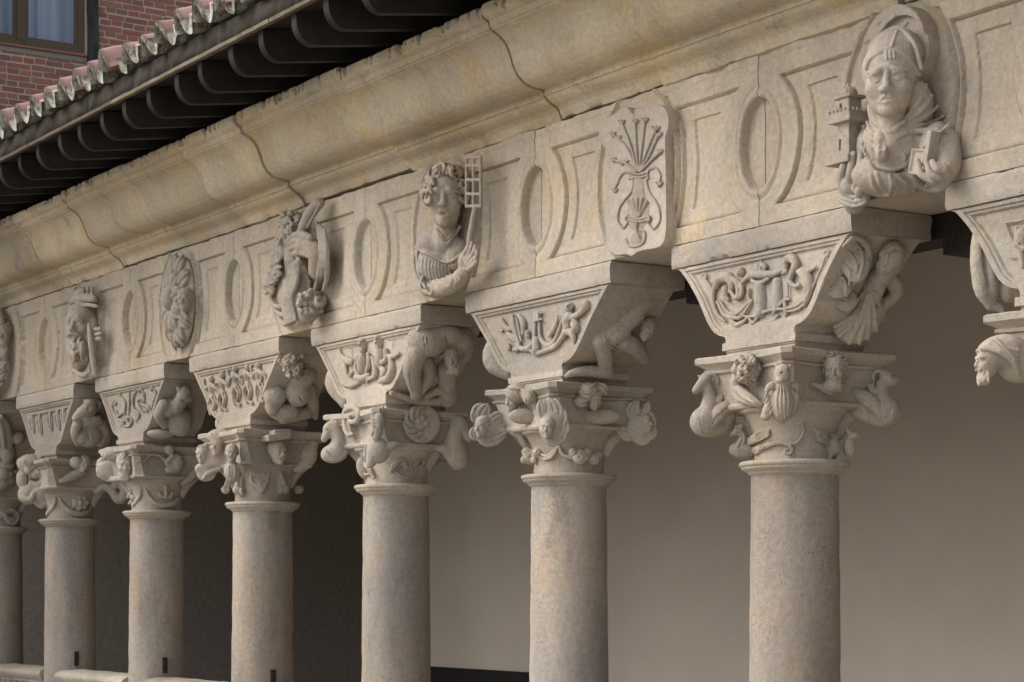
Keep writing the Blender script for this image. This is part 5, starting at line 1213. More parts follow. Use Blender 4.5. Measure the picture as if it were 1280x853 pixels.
def corbel_m1():
    t, o = cb(-1); C = (1160, 180, 2.667)
    f = Fig(C, ('pt', (COLX[-1] - .40, -.02, 2.95)), .005, (200, 400))
    f.tube([(172, 270), (165, 370), (178, 480), (205, 535)], [20, 24, 26, 16], [0, 18, 22, 10], 8); f.tube([(185, 260), (200, 360), (210, 470), (210, 520)], [26, 30, 30, 18], [0, 10, 15, 10], 8); f.on([(180, 300), (190, 400), (200, 470)], 6, -2, 4, True); f.ell(268, 480, 10, 34, 52, 34, k=8); f.tube([(250, 440), (290, 470), (310, 520)], [24, 36, 26], [0, 15, 10], 8); f.tube([(205, 540), (235, 545), (250, 560)], [14, 14, 10], [5, 5, 5], 5)
    f.build('folded_legs', CV, t, o)
    f = Fig(C, ('Y', YP), .0035, (290, 330)); f.groove = .30
    f.tube([(256, 262), (290, 258), (325, 250)], 4, 2, 1); f.tube([(256, 262), (275, 310), (290, 340)], 4, 2, 1); f.ell(312, 320, 4, 26, 38, 20, k=4); f.tube([(295, 280), (300, 320), (320, 350)], [7, 9, 8], 14, 2); f.tube([(270, 378), (310, 378)], 3, 0, 1); f.tube([(310, 360), (315, 410)], [14, 8], 4, 3)
    f.build('relief_scroll', CV, t, o, YF + .034, wear=.0005)
corbel0(); corbel1(); corbel2(); corbel3(); corbel45(); corbel_m1()
# left-hand sides: bent limbs that show past the front panels
for k, pts in ((0, [(-.36, -.05, 2.86), (-.43, -.10, 2.93)]), (1, [(-.50, -.12, 3.02), (-.52, -.14, 2.90), (-.42, -.1, 2.82)]), (2, [(-.47, -.10, 3.05), (-.52, -.14, 2.93), (-.42, -.12, 2.80)]), (3, [(-.42, -.1, 2.80), (-.36, -.14, 2.78)]), (5, [(-.52, -.1, 3.06), (-.50, -.12, 3.0)])):
    t, o = cb(k); f = Fig((0, 0, 1), ('Y', 0), .007, (640, 400)); P = np.array(pts) + [COLX[k], 0, 0]
    f.tube(P, np.array([.06, .075, .05]) / f.u, 0, 2, world=True); f.tube(P + [.10, .18, 0], np.array([.09, .09, .08]) / f.u, 0, 8, world=True)
    f.build('limb', CV, t, o)

# ================================================================== carving on the capitals
def cp(k): return CAPS[k], np.array([COLX[k], 0, 0])
def corner(k, sx, sy, q=.27): return ('pt', (COLX[k] + sx * q, sy * q, 2.5))
def feathers(f, a, b, n, L, r, d, ang):
    for i in range(n):
        q = i / max(1, n - 1); x, y = a[0] + (b[0] - a[0]) * q, a[1] + (b[1] - a[1]) * q
        f.tube([(x, y), (x + L * cos(ang) * .5, y + L * sin(ang) * .5 + 3), (x + L * cos(ang), y + L * sin(ang))], [r * .7, r, r * .6], d, 1.5)
def cap0():
    t, o = cp(0); C = (860, 420, 4.741)
    for sx, sy, flip in ((-1, -1, 0), (1, 1, 1)):
        f = Fig(C, corner(0, sx, sy, .28), .0034, (120, 400)); f.rm = 1.12; f.dz = .05 / f.u; X = (lambda x: x) if not flip else (lambda x: 1275 - x)
        y0 = 0 if not flip else -62
        T = lambda P, r, d, k=3, sub=False: f.tube([(X(x), y + y0 * (1 if y > 320 else .35)) for x, y in P], r, d, k, sub)
        E = lambda x, y, d, a, b, c, rot=0, k=8: f.ell(X(x), y + y0 * (1 if y > 320 else .35), d, a, b, c, -rot if flip else rot, k)
        T([(105, 255), (75, 290), (45, 325)], [32, 27, 20], [10, 14, 14], 5); E(100, 262, 8, 30, 30, 26); T([(40, 335), (62, 338)], 4, 32, 1, True); f.ball(X(88), 268 + y0 * .35, 36, 6, 1, True)
        T([(92, 262), (102, 240), (135, 230), (165, 240), (178, 265), (172, 292)], [7, 10, 11, 10, 8, 5], 20, 2); T([(60, 235), (72, 245), (80, 262)], [5, 8, 8], 14, 2)
        T([(108, 300), (128, 360), (122, 430)], [30, 34, 46], [0, 0, 5], 10); E(100, 510, 8, 80, 80, 68, k=14); E(215, 470, -25, 70, 60, 50, k=20); T([(130, 560), (200, 545), (280, 520)], [40, 36, 26], [0, -20, -50], 14)
        T([(130, 545), (190, 455), (300, 390)], [22, 42, 28], [44, 36, 0], 5)
        for i in range(4): T([(140 + 8 * i, 550 - 14 * i), (200 + 8 * i, 470 - 10 * i), (300 + 4 * i, 400 - 8 * i)], [6, 8, 5], [66, 66, 30], 2)
        for i in range(3): T([(140 + 14 * i, 445 - 8 * i), (165 + 14 * i, 395 - 8 * i), (182 + 15 * i, 345)], [8, 10, 5], [24, 24, 18], 2)
        for i in range(5): f.on([(X(150 + 26 * i), 520 - 24 * i + y0), (X(170 + 26 * i), 480 - 22 * i + y0), (X(205 + 24 * i), 455 - 18 * i + y0)], [4, 6, 4], 0, 1, True)
        for i in range(4): f.on([(X(70 + 18 * i), 480 + 10 * i + y0), (X(80 + 16 * i), 530 + 6 * i + y0), (X(95 + 12 * i), 565 + y0)], [3, 5, 3], 0, 2, True)
        f.build('goat_figure', CV, t, o, wear=.0008)
    f = Fig(C, ('Y', -.285), .0032, (350, 220)); rg = np.random.default_rng(1)
    f.ell(352, 190, 30, 86, 92, 80, k=6); f.ell(285, 270, 10, 34, 60, 40, k=8); f.tube([(285, 310), (330, 340), (400, 395), (430, 410)], [26, 30, 26, 16], [15, 25, 20, 5], 8); f.tube([(262, 280), (300, 370), (380, 400)], [14, 20, 16], [10, 20, 15], 6)
    for i in range(70):
        a = rg.uniform(0, 6.28); r = rg.uniform(0, 1) ** .5; x, y = 352 + 84 * r * cos(a), 190 + 88 * r * sin(a); f.on([(x, y), (x - 8, y + 10), (x + 5, y + 20), (x + 1, y + 28)], [7, 9, 8, 5], 3, 1)
    for i in range(5): f.on([(290 + 14 * i, 320 + 8 * i), (330 + 14 * i, 370 + 5 * i), (400 + 6 * i, 400 + 3 * i)], [4, 6, 4], 2, 2)
    f.build('curly_head', CV, t, o, wear=.0006)
    f = Fig(C, corner(0, 1, -1, .285), .0034, (560, 350)); f.rm = 1.12; f.dz = .05 / f.u
    f.ell(556, 405, 12, 66, 100, 60, k=10); f.ell(562, 225, 35, 44, 52, 48, k=8); f.ell(552, 262, 52, 30, 22, 34, k=6); f.tube([(525, 270), (548, 276), (575, 268)], 5, 92, 1, True); f.ball(556, 218, 80, 9, 2, True); f.ball(590, 205, 70, 9, 2, True); f.ell(600, 190, 20, 12, 22, 10, rot=20, k=3); f.ell(530, 180, 20, 12, 20, 10, rot=-20, k=3); f.ell(560, 300, 20, 44, 50, 44, k=10)
    for P in ([(540, 290), (525, 380), (535, 480)], [(552, 290), (548, 390), (555, 500)], [(566, 290), (572, 390), (575, 490)], [(580, 290), (598, 380), (592, 470)]): f.on(P, [4, 6, 4], 2, 4)
    f.tube([(520, 290), (490, 300), (465, 325)], [20, 22, 12], [20, 25, 15], 4); f.tube([(605, 300), (640, 300), (648, 350)], [20, 22, 12], [10, 5, 0], 4); feathers(f, (470, 330), (500, 430), 5, 40, 9, 40, 1.9); feathers(f, (640, 330), (620, 430), 5, 40, 9, 25, 1.2); f.tube([(500, 380), (475, 430), (455, 478)], [28, 26, 22], [15, 15, 10], 6); f.tube([(615, 390), (630, 430), (618, 470)], [28, 24, 16], [5, 0, 0], 6); f.ball(462, 478, 15, 24, 4)
    f.build('winged_creature', CV, t, o, wear=.0008)
    f = Fig(C, ('X', COLX[0] + .262), .003, (870, 220)); f.rm = 1.08; f.dz = .025 / f.u
    f.head(868, 205, 50, 200, yaw=-4, pitch=2, beard=.35, stache=1, hair='short', ears=True, seed=51, neck=False); f.tube([(735, 285), (780, 300), (840, 330)], [10, 18, 20], 6, 5); f.tube([(930, 290), (900, 320)], [14, 18], 4, 5)
    f.build('bearded_head', CV, t, o, wear=.0005)
    f = Fig(C, ('cyl', COLX[0], .197), .003, (500, 620)); f.rm = 1.18; f.dz = 4; f.groove = .28
    f.ell(325, 680, 12, 72, 42, 36, rot=8, k=6); f.tube([(300, 670), (322, 620), (318, 585), (285, 570)], [30, 22, 18, 20], [20, 22, 22, 24], 5); f.tube([(280, 570), (255, 590)], [15, 8], 24, 3); f.ball(272, 572, 44, 5, 1, True)
    for i in range(4): f.tube([(285 + 10 * i, 555), (282 + 14 * i, 535 - 3 * i)], [7, 6], 22, 2)
    for i in range(5): f.tube([(360, 640 - 6 * i), (410, 620 - 9 * i), (480, 590 - 8 * i)], [10, 12, 6], [28, 24, 8], 2)
    for i in range(3): f.tube([(380, 690 - 10 * i), (430, 670 - 8 * i), (480, 645 - 6 * i)], [9, 8, 5], [16, 10, 6], 2)
    f.tube([(400, 700), (460, 660), (530, 635), (595, 645), (618, 680), (600, 700), (575, 692), (580, 672), (595, 675)], [8, 9, 10, 10, 9, 8, 7, 6, 5], 4, 2); f.tube([(650, 480), (685, 530), (680, 590), (640, 635), (600, 640)], [7, 8, 8, 8, 6], 4, 2); f.tube([(300, 480), (350, 490), (365, 535)], [6, 8, 7], 4, 2)
    f.ell(858, 655, 12, 40, 55, 34, rot=-15, k=6); f.tube([(850, 690), (840, 735)], [20, 8], 8, 4); f.ell(868, 605, 24, 22, 26, 24, k=5); f.tube([(868, 600), (850, 590)], [12, 6], 40, 2)
    for i in range(6): f.tube([(850, 650), (800, 625 - 8 * i), (760 - 3 * i, 620 - 16 * i)], [10, 10, 5], [14, 12, 4], 2)
    for i in range(5): f.tube([(875, 640), (895, 610 - 6 * i), (905, 600 - 10 * i)], [9, 9, 5], [14, 6, -4], 2)
    f.build('swan_and_scroll', CV, t, o, wear=.0006)
    f = Fig(C, ('pt', (COLX[0] + .19, .10, 2.3)), .0045, (960, 650)); f.ell(955, 660, 0, 38, 60, 40, k=8); f.tube([(960, 610), (985, 590), (1005, 600)], [22, 20, 10], 0, 5); f.tube([(945, 560), (965, 590)], [14, 20], 0, 4); f.build('bird', CV, t, o)
def leafface(f, x, y, H, yaw, leaves, d=10, seed=1):
    f.head(x, y, d, H, yaw=yaw, ears=False, neck=False, seed=seed)
    for P, w in leaves: f.leaf(P, w, d, 2)
def cap1():
    t, o = cp(1); C = (580, 460, 5.12)
    f = Fig(C, corner(1, -1, -1, .27), .004, (130, 370)); f.rm = 1.12; f.dz = .05 / f.u; f.head(118, 378, 30, 150, yaw=-35, ears=False, neck=False, seed=61); f.ell(150, 385, -10, 75, 80, 50, k=10)
    for P, w in (([(100, 330), (110, 280), (155, 230)], 28), ([(70, 330), (75, 270), (120, 225)], 24), ([(160, 340), (200, 310), (240, 290)], 26), ([(170, 350), (215, 335), (242, 340)], 22), ([(120, 450), (190, 440), (285, 400)], 26), ([(80, 430), (130, 475), (200, 470), (270, 430)], 26), ([(60, 380), (55, 430), (100, 470)], 20), ([(150, 330), (150, 280), (160, 240)], 20), ([(60, 350), (60, 300), (95, 235)], 18)): f.leaf(P, w, 14, 2)
    f.tube([(180, 400), (250, 380), (300, 330)], [60, 50, 30], [-30, -45, -60], 10)
    f.build('leaf_face', CV, t, o, wear=.0008)
    f = Fig(C, ('Y', -.285), .0036, (340, 200)); f.head(318, 215, 30, 150, yaw=-42, ears=False, seed=62, neck=False); f.ell(345, 160, 26, 82, 66, 70, k=6); f.ell(420, 185, 22, 48, 52, 46, k=6)
    for i in range(6): f.on([(280 + 10 * i, 130 - 4 * i + i * i), (320 + 12 * i, 140), (350 + 16 * i, 190 + 3 * i)], [6, 8, 6], 2, 3)
    for i in range(3): f.on([(385 + 14 * i, 150), (400 + 14 * i, 190), (395 + 14 * i, 230)], [5, 7, 5], 2, 3)
    f.ell(380, 310, -8, 95, 50, 30, k=8); f.build('turbaned_head', CV, t, o, wear=.0006)
    f = Fig(C, corner(1, 1, -1, .275), .004, (560, 360)); f.rm = 1.12; f.dz = .05 / f.u; f.head(535, 385, 55, 150, yaw=-12, ears=False, neck=False, seed=63); f.ell(565, 360, 0, 80, 110, 50, k=10)
    for P, w in (([(510, 330), (490, 270), (490, 200)], 24), ([(530, 320), (530, 250), (510, 195)], 22), ([(560, 330), (570, 260), (545, 190)], 26), ([(590, 350), (610, 270), (580, 195)], 28), ([(600, 390), (640, 330), (630, 250)], 26), ([(600, 430), (655, 400), (650, 330)], 22), ([(570, 470), (620, 460), (660, 390)], 26), ([(520, 450), (560, 480), (620, 470)], 22)): f.leaf(P, w, 26, 2)
    f.build('flame_haired_face', CV, t, o, wear=.0008)
    f = Fig(C, ('X', COLX[1] + .262), .0036, (810, 200)); f.rm = 1.08; f.dz = .025 / f.u; f.head(835, 200, 32, 150, yaw=18, pitch=10, roll=6, ears=False, seed=64, neck=False); f.ell(790, 155, 25, 62, 58, 55, k=5); f.ell(870, 140, 30, 50, 42, 50, k=5); f.ell(745, 220, 10, 42, 32, 32, k=6)
    for P in ([(735, 150), (790, 190), (850, 130)], [(740, 120), (790, 165), (840, 110)], [(760, 100), (800, 130), (840, 98)], [(845, 110), (890, 130), (915, 170)], [(850, 95), (900, 110), (918, 140)], [(710, 215), (750, 245), (790, 235)], [(720, 195), (760, 220), (800, 200)]): f.on(P, [6, 9, 6], 2, 3)
    f.ell(860, 310, -14, 130, 50, 30, k=10); f.build('woman_head', CV, t, o, wear=.0006)
    f = Fig(C, corner(1, 1, 1, .27), .0045, (1140, 350)); f.rm = 1.12; f.dz = .05 / f.u; f.head(1165, 350, 10, 120, yaw=45, ears=False, neck=False, seed=65); f.ell(1130, 370, -10, 85, 80, 50, k=10)
    for P, w in (([(1090, 330), (1060, 280), (1100, 205)], 28), ([(1120, 320), (1100, 260), (1120, 205)], 24), ([(1150, 310), (1170, 260), (1185, 215)], 24), ([(1060, 400), (1010, 400), (975, 385)], 26), ([(1100, 440), (1040, 440), (980, 400)], 26), ([(1200, 380), (1215, 360), (1195, 280)], 20), ([(1170, 450), (1210, 430), (1220, 380)], 22), ([(1080, 460), (1150, 475), (1200, 450)], 22)): f.leaf(P, w, 10, 2)
    f.build('leaf_face', CV, t, o, wear=.0008)
    f = Fig(C, ('cyl', COLX[1], .200), .0038, (600, 540)); f.rm = 1.18; f.dz = 4; f.groove = .28
    for P in ([(290, 400), (360, 430), (390, 490)], [(300, 420), (350, 440), (375, 490)], [(470, 560), (520, 585), (570, 560), (600, 500), (610, 470)], [(480, 545), (530, 565), (575, 530)], [(610, 500), (625, 550), (680, 575), (720, 560)], [(600, 490), (640, 560), (700, 560)], [(930, 500), (915, 460), (960, 440)], [(915, 500), (905, 460)]): f.tube(P, [6, 9, 7], 5, 3)
    for x, y, r in ((425, 570, 44), (400, 540, 28), (470, 540, 30), (742, 570, 42), (830, 585, 34), (700, 540, 26), (790, 540, 24), (385, 590, 22), (860, 560, 20), (450, 590, 22), (790, 580, 20)): 
        f.ell(x, y, 12, r, r, r * .8, k=3); f.on([(x - r * .5, y), (x, y - r * .5), (x + r * .4, y), (x, y + r * .4), (x - r * .2, y)], [4, 5, 5, 4, 3], 3, 1)
    f.build('fruit_garland', CV, t, o, wear=.0006)
def horse(f, X, y0, neck, d=10):
    pass
def cap2():
    t, o = cp(2); C = (395, 480, 6.095)
    f = Fig(C, corner(2, -1, -1, .27), .0046, (130, 420)); f.rm = 1.12; f.dz = .05 / f.u; f.ell(105, 345, 10, 46, 55, 40, rot=25, k=8); f.tube([(95, 370), (68, 410), (62, 425)], [36, 26, 20], 14, 6); f.tube([(130, 310), (165, 290), (205, 275)], [14, 20, 8], 10, 4); f.tube([(110, 300), (150, 265), (200, 255)], [12, 16, 6], 6, 4); f.ball(85, 350, 46, 8, 1, True)
    f.tube([(140, 350), (175, 430), (160, 500)], [46, 52, 60], 5, 12); f.ell(140, 530, 10, 92, 66, 60, rot=-10, k=14); f.tube([(100, 560), (140, 575), (210, 540), (240, 500)], [16, 18, 18, 14], [50, 52, 40, 20], 3); f.tube([(200, 450), (250, 465), (300, 455)], [26, 24, 18], [20, 10, 0], 6); f.on([(80, 500), (140, 570), (220, 540)], 5, -2, 3, True); f.tube([(200, 430), (280, 440), (340, 420)], [40, 34, 20], [-20, -30, -50], 12)
    f.build('hare_figure', CV, t, o, wear=.0008)
    f = Fig(C, ('Y', -.285), .0042, (280, 260)); f.tube([(215, 260), (230, 200), (290, 180), (330, 225), (310, 280), (265, 290), (255, 250), (280, 235), (295, 250)], [22, 24, 24, 24, 22, 18, 15, 12, 9], [10, 16, 22, 26, 28, 30, 30, 30, 28], 3); f.tube([(215, 270), (225, 340), (250, 390), (280, 380)], [18, 24, 20, 12], [10, 14, 14, 10], 5); f.tube([(250, 290), (260, 340), (270, 390)], [18, 18, 10], 10, 4); f.build('scroll', CV, t, o, wear=.0006)
    f = Fig(C, corner(2, 1, -1, .275), .0044, (470, 400)); f.rm = 1.12; f.dz = .05 / f.u; f.ell(478, 285, 20, 46, 60, 48, k=8); f.tube([(475, 300), (468, 360), (458, 410)], [44, 36, 28], [26, 36, 40], 8); f.ell(505, 200, 10, 12, 32, 12, rot=12, k=4); f.ell(450, 200, 10, 12, 30, 12, rot=-10, k=4); f.ball(500, 330, 62, 9, 2, True); f.ball(452, 330, 66, 8, 2, True); f.ball(472, 415, 68, 6, 1, True)
    for i in range(7): f.on([(440, 225 + 22 * i), (425, 240 + 24 * i), (430, 262 + 24 * i)], [7, 9, 5], 2, 2)
    f.ell(475, 510, 5, 78, 88, 60, k=14); f.tube([(430, 520), (420, 600), (400, 620)], [40, 34, 16], [10, 12, 8], 8); f.tube([(530, 490), (590, 470), (625, 455)], [34, 28, 14], [5, -5, -15], 8); f.tube([(380, 480), (375, 540), (380, 580)], [12, 14, 8], 6, 4); f.build('horse_figure', CV, t, o, wear=.0008)
    f = Fig(C, ('X', COLX[2] + .262), .0044, (800, 310)); f.rm = 1.08; f.dz = .025 / f.u; f.ell(805, 305, 0, 135, 140, 30, k=4)
    for i in range(10):
        a = 2 * pi * i / 10; q = lambda r, w: (805 + r * cos(a + w) * .98, 303 + r * sin(a + w)); f.leaf([q(50, 0), q(95, .25), q(140, .75)], 36, 22, 2)
    for i in range(5):
        a = 2 * pi * i / 5 + .3; q = lambda r, w: (820 + r * cos(a + w), 300 + r * sin(a + w)); f.tube([q(18, 0), q(42, .5), q(60, 1.3)], [16, 18, 8], [44, 46, 34], 3)
    f.ball(838, 308, 52, 24, 3); f.build('leaf_rosette', CV, t, o, wear=.0008)
    f = Fig(C, corner(2, 1, 1, .27), .0050, (1090, 450)); f.rm = 1.12; f.dz = .05 / f.u; f.tube([(1100, 290), (1130, 350), (1165, 420)], [46, 42, 26], 10, 8); f.ell(1080, 285, 0, 60, 38, 40, rot=20, k=10); f.tube([(1080, 320), (1060, 420), (1090, 540)], [60, 62, 66], 0, 14); f.ell(1090, 580, 5, 70, 70, 55, k=14); f.tube([(900, 480), (990, 500), (1060, 600)], [20, 40, 40], [-10, 5, 10], 12); f.tube([(1070, 610), (1060, 640)], [30, 16], 10, 6); f.tube([(1000, 450), (1060, 300)], [30, 30], -10, 10); f.build('horse_figure', CV, t, o, wear=.0008)
    f = Fig(C, ('cyl', COLX[2], .200), .0044, (700, 620)); f.rm = 1.18; f.dz = 4; f.groove = .28; f.tube([(575, 660), (600, 620), (650, 575), (675, 600), (660, 620), (645, 600)], [16, 20, 16, 12, 9, 7], 8, 3); f.tube([(670, 580), (690, 640), (740, 640), (775, 590), (810, 580), (815, 615), (790, 620)], [12, 16, 16, 14, 13, 11, 8], 8, 3); f.tube([(708, 480), (710, 560), (718, 620)], [14, 13, 12], 5, 3); f.tube([(600, 660), (660, 710), (720, 720), (770, 690)], [6, 9, 9, 6], 4, 3); f.tube([(640, 670), (675, 640)], [6, 8], 6, 2)
    f.ell(370, 640, 4, 52, 78, 34, rot=-15, k=6); f.tube([(330, 620), (360, 600), (400, 640), (440, 720)], [10, 16, 18, 10], 22, 3); f.ball(378, 660, 30, 14, 2, True); f.ball(380, 705, 28, 12, 2, True); f.tube([(340, 690), (370, 690), (400, 690)], [8, 10, 8], 30, 2)
    f.tube([(870, 560), (920, 590), (980, 600)], [16, 22, 10], 0, 4); f.build('leaf_scroll', CV, t, o, wear=.0006)
def cap3():
    t, o = cp(3); C = (230, 520, 7.11)
    f = Fig(C, corner(3, -.75, -1, .26), .0055, (260, 300)); f.rm = 1.12; f.dz = .05 / f.u; f.head(300, 260, 30, 200, yaw=-25, ears=False, seed=71, neck=False); f.ell(320, 185, 20, 105, 62, 70, k=6); 
    for i in range(4): f.on([(240, 160 + 24 * i), (310, 195 + 20 * i), (390, 160 + 22 * i)], [6, 10, 7], 3, 4)
    f.head(165, 345, 20, 170, yaw=-20, hair='short', ears=False, seed=72, neck=False); f.ell(200, 500, 5, 80, 75, 50, rot=-20, k=14); f.tube([(140, 470), (250, 430), (340, 430)], [40, 36, 26], [20, 25, 20], 10); f.tube([(170, 560), (215, 510), (320, 470)], [14, 18, 14], [50, 55, 40], 4); f.ell(290, 400, 0, 110, 90, 50, k=16)
    f.build('clustered_heads', CV, t, o, wear=.0008)
    f = Fig(C, corner(3, .8, -1, .26), .0055, (420, 350)); f.rm = 1.12; f.dz = .05 / f.u; f.head(425, 330, 40, 175, yaw=-5, mouth=1, ears=True, seed=73, neck=True); f.ell(435, 500, 10, 70, 85, 55, k=12); f.on([(400, 440), (395, 510), (420, 570)], 6, 3, 3); f.on([(450, 430), (455, 500), (445, 570)], 6, 3, 3); f.tube([(480, 450), (520, 460), (530, 500)], [24, 26, 18], [20, 15, 5], 6); f.tube([(370, 470), (390, 440)], [18, 14], [10, 15], 5); f.build('grimacing_figure', CV, t, o, wear=.0008)
    f = Fig(C, ('X', COLX[3] + .255), .0050, (840, 300)); f.rm = 1.08; f.dz = .025 / f.u; f.head(830, 320, 70, 240, yaw=32, stache=1, ears=False, seed=74, neck=False); f.boxp(812, 192, 80, 112, 30, 95, rot=-8, rnd=10, wall=False, yaw=25); f.boxp(850, 165, 75, 90, 42, 80, rot=-6, rnd=14, wall=False, yaw=25)
    for i in range(9): f.on([(765 + 14 * i, 248 - 2 * i), (766 + 14 * i, 270 - 2 * i)], [6, 5], 2, 2)
    f.build('capped_head', CV, t, o, wear=.0006)
    f = Fig(C, ('cyl', COLX[3], .205), .0055, (640, 600)); f.rm = 1.18; f.dz = 4; f.groove = .28
    for x, y, r in ((490, 660, 50), (370, 655, 36), (1015, 655, 42), (880, 650, 50)):
        f.ell(x, y, 8, r, r * .8, r * .8, k=5)
        for j in (-1, 0, 1): f.tube([(x + j * r * .4, y), (x + j * r * .5, y + r * .7)], [r * .3, r * .25], r * .6, 2)
    f.tube([(490, 640), (500, 560), (540, 470)], [40, 34, 22], 4, 8); f.tube([(880, 630), (860, 560), (840, 470)], [40, 30, 20], 4, 8); f.ell(670, 560, 2, 80, 75, 30, k=8); f.tube([(600, 500), (630, 580), (690, 660), (720, 600), (760, 490)], [14, 20, 20, 18, 12], 14, 6); f.tube([(670, 520), (680, 600), (690, 665)], [16, 20, 10], 20, 4); f.tube([(400, 560), (385, 620), (370, 660)], [24, 26, 30], 4, 6)
    f.build('lion_paws', CV, t, o, wear=.0006)
    f = Fig(C, corner(3, 1, 1, .26), .0065, (1080, 350)); f.rm = 1.12; f.dz = .05 / f.u; f.ell(1110, 340, 0, 70, 90, 50, k=10); f.tube([(1000, 470), (1080, 420), (1160, 250)], [30, 50, 30], 0, 10); f.tube([(1090, 400), (1120, 440)], [30, 18], 10, 6); f.build('corner_leaf', CV, t, o)
def cap456():
    C = (0, 560, 5.333)
    t, o = cp(4); f = Fig(C, ('Y', -.265), .0062, (760, 120)); f.head(830, 120, 50, 165, yaw=5, beard=.5, ears=False, seed=81, neck=False); f.head(690, 125, 30, 140, yaw=-40, ears=False, seed=82, neck=False); f.ell(770, 40, 10, 100, 50, 50, k=12); f.ell(750, 150, -10, 110, 70, 40, k=14)
    for i in range(10): f.on([(700 + 15 * i, 20), (705 + 14 * i, 45), (698 + 14 * i, 70)], [6, 9, 6], 3, 3)
    f.tube([(660, 180), (740, 210), (850, 190)], [16, 20, 14], 20, 6); f.build('clustered_faces', CV, t, o)
    f = Fig(C, ('X', COLX[4] + .262), .006, (1150, 80)); f.rm = 1.08; f.dz = .025 / f.u; f.ell(1170, 100, 14, 48, 60, 36, rot=10, k=6); f.ball(1130, 15, 20, 32, 4); f.tube([(1150, 60), (1110, 100), (1150, 120)], [18, 15, 12], 30, 5); f.tube([(1170, 140), (1120, 145), (1180, 120), (1200, 60)], [24, 20, 16, 12], 20, 6); f.tube([(1110, 100), (1060, 50), (1000, 50), (960, 90), (910, 95)], [9, 8, 8, 7, 5], 4, 3); f.build('nude_figure', CV, t, o)
    f = Fig(C, ('cyl', COLX[4], .200), .006, (1050, 300)); f.rm = 1.18; f.dz = 4; f.groove = .28
    for dy in (0, 14): f.tube([(960, 240), (985, 310 + dy), (1040, 365 + dy), (1110, 378 + dy), (1180, 345 + dy), (1220, 250)], [7, 8, 8, 8, 8, 6], 4, 3); f.tube([(940, 240), (930, 310 + dy), (880, 375 + dy)], [7, 8, 6], 4, 3)
    for P in ([(1105, 260), (1105, 330)], [(1060, 300), (1075, 325), (1100, 330)], [(1150, 300), (1135, 325), (1110, 330)], [(860, 260), (880, 290), (850, 330)], [(870, 310), (890, 340), (860, 370)]): f.tube(P, [10, 13, 8][:len(P)], 4, 3)
    f.ball(1105, 260, 6, 16, 3); f.build('garland', CV, t, o)
    f = Fig(C, corner(4, 1, 1, .27), .0075, (1270, 210)); f.rm = 1.12; f.dz = .05 / f.u; f.tube([(1225, 240), (1262, 205), (1300, 170)], [16, 24, 30], 0, 8); f.build('corner_leaf', CV, t, o)
    t, o = cp(5); f = Fig(C, corner(5, -.7, -1, .26), .0072, (190, 200)); f.rm = 1.12; f.dz = .05 / f.u; f.ell(200, 110, 15, 75, 60, 50, k=8); f.ball(150, 100, 20, 34, 6); f.ball(190, 150, 50, 26, 5); f.ell(150, 210, 10, 36, 60, 40, k=10); f.ell(190, 310, 15, 62, 62, 46, k=10); f.tube([(150, 340), (200, 345), (230, 300)], [16, 18, 14], 60, 4); f.ell(280, 290, 10, 60, 70, 50, k=10); f.tube([(235, 180), (260, 170), (275, 200)], [26, 24, 14], 40, 6); f.tube([(270, 70), (285, 130), (260, 170)], [18, 16, 14], 20, 6); f.tube([(210, 240), (250, 250), (300, 230), (320, 270)], [20, 22, 22, 16], 40, 8); f.on([(170, 90), (200, 130), (240, 90)], 7, -2, 3, True); f.tube([(240, 360), (280, 385), (330, 350)], [18, 20, 14], 20, 6); f.build('lion_and_rams', CV, t, o)
    f = Fig(C, ('X', COLX[5] + .262), .0065, (540, 110)); f.rm = 1.08; f.dz = .025 / f.u; f.head(560, 110, 28, 120, yaw=25, roll=25, ears=False, seed=91, hair='short', neck=False); f.ell(510, 100, 20, 44, 40, 36, k=6); f.tube([(540, 160), (480, 190), (410, 220)], [30, 28, 16], 5, 8); f.build('carved_head', CV, t, o)
    f = Fig(C, ('cyl', COLX[5], .200), .0065, (500, 330)); f.rm = 1.18; f.dz = 4; f.groove = .28
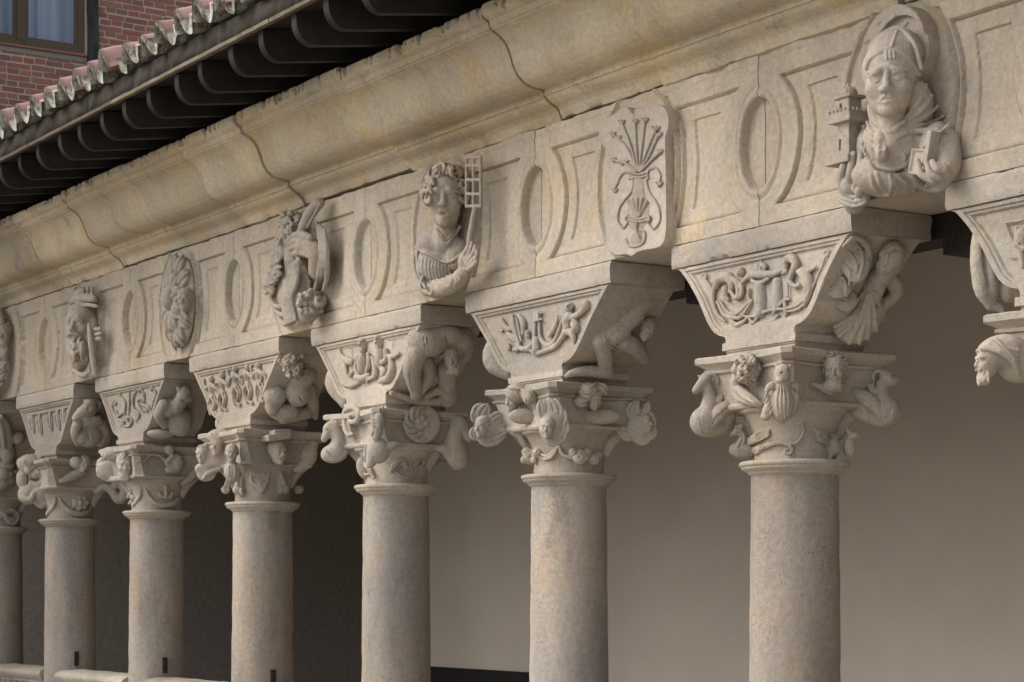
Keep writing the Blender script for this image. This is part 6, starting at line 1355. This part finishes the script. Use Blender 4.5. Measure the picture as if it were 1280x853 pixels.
    for dy in (0, 14): f.tube([(395, 300), (415, 370 + dy), (480, 425 + dy), (560, 430 + dy), (610, 380 + dy), (640, 290)], [7, 8, 9, 9, 8, 6], 3, 3); f.tube([(375, 300), (360, 370 + dy), (310, 435 + dy)], [7, 9, 7], 3, 3)
    for i in range(7): a = i * .9; f.ell(535 + 36 * cos(a), 365 + 30 * sin(a), 10, 22, 18, 14, rot=50 * i, k=3)
    f.ball(535, 365, 18, 18, 3); f.build('garland', CV, t, o)
    f = Fig(C, corner(5, 1, 1, .27), .0078, (760, 290)); f.rm = 1.12; f.dz = .05 / f.u; f.tube([(640, 290), (690, 260), (740, 280), (790, 340), (835, 310), (820, 250), (770, 240), (760, 270)], [18, 24, 26, 30, 34, 30, 26, 18], 0, 8); f.build('volute', CV, t, o)
    t, o = cp(6); f = Fig(C, ('X', COLX[6] + .262), .008, (50, 190)); f.rm = 1.08; f.dz = .025 / f.u; f.tube([(0, 260), (30, 240), (80, 220)], [30, 30, 20], 5, 8); f.ball(20, 180, 20, 40, 6); f.ball(60, 180, 20, 30, 6); f.build('foliage', CV, t, o)
    f = Fig(C, ('cyl', COLX[6], .2), .008, (60, 450)); f.rm = 1.18; f.dz = 4; f.groove = .28
    for P in ([(0, 460), (20, 440), (40, 470)], [(40, 430), (80, 420), (110, 450), (90, 500), (60, 490)], [(60, 470), (100, 490), (120, 440)]): f.tube(P, [14, 20, 16], 6, 4)
    f.build('foliage', CV, t, o)
def cap_m1():
    t, o = cp(-1); C = (1160, 180, 2.667); f = Fig(C, corner(-1, -1, -1, .28), .0042, (230, 700)); f.rm = 1.12; f.dz = .05 / f.u; f.head(205, 725, 20, 120, yaw=-62, beard=.6, stache=1, ears=False, seed=95, neck=False); f.ell(245, 690, 10, 72, 48, 50, rot=-8, k=8); f.ell(300, 730, 0, 60, 60, 50, k=14)
    for i in range(6): f.on([(165 + 12 * i, 690 - 9 * i + i), (215 + 14 * i, 680 + 8 * i), (300, 690 + 16 * i)], [6, 8, 6], 2, 3)
    f.build('turbaned_head', CV, t, o, wear=.0008)
cap0(); cap1(); cap2(); cap3(); cap456(); cap_m1()
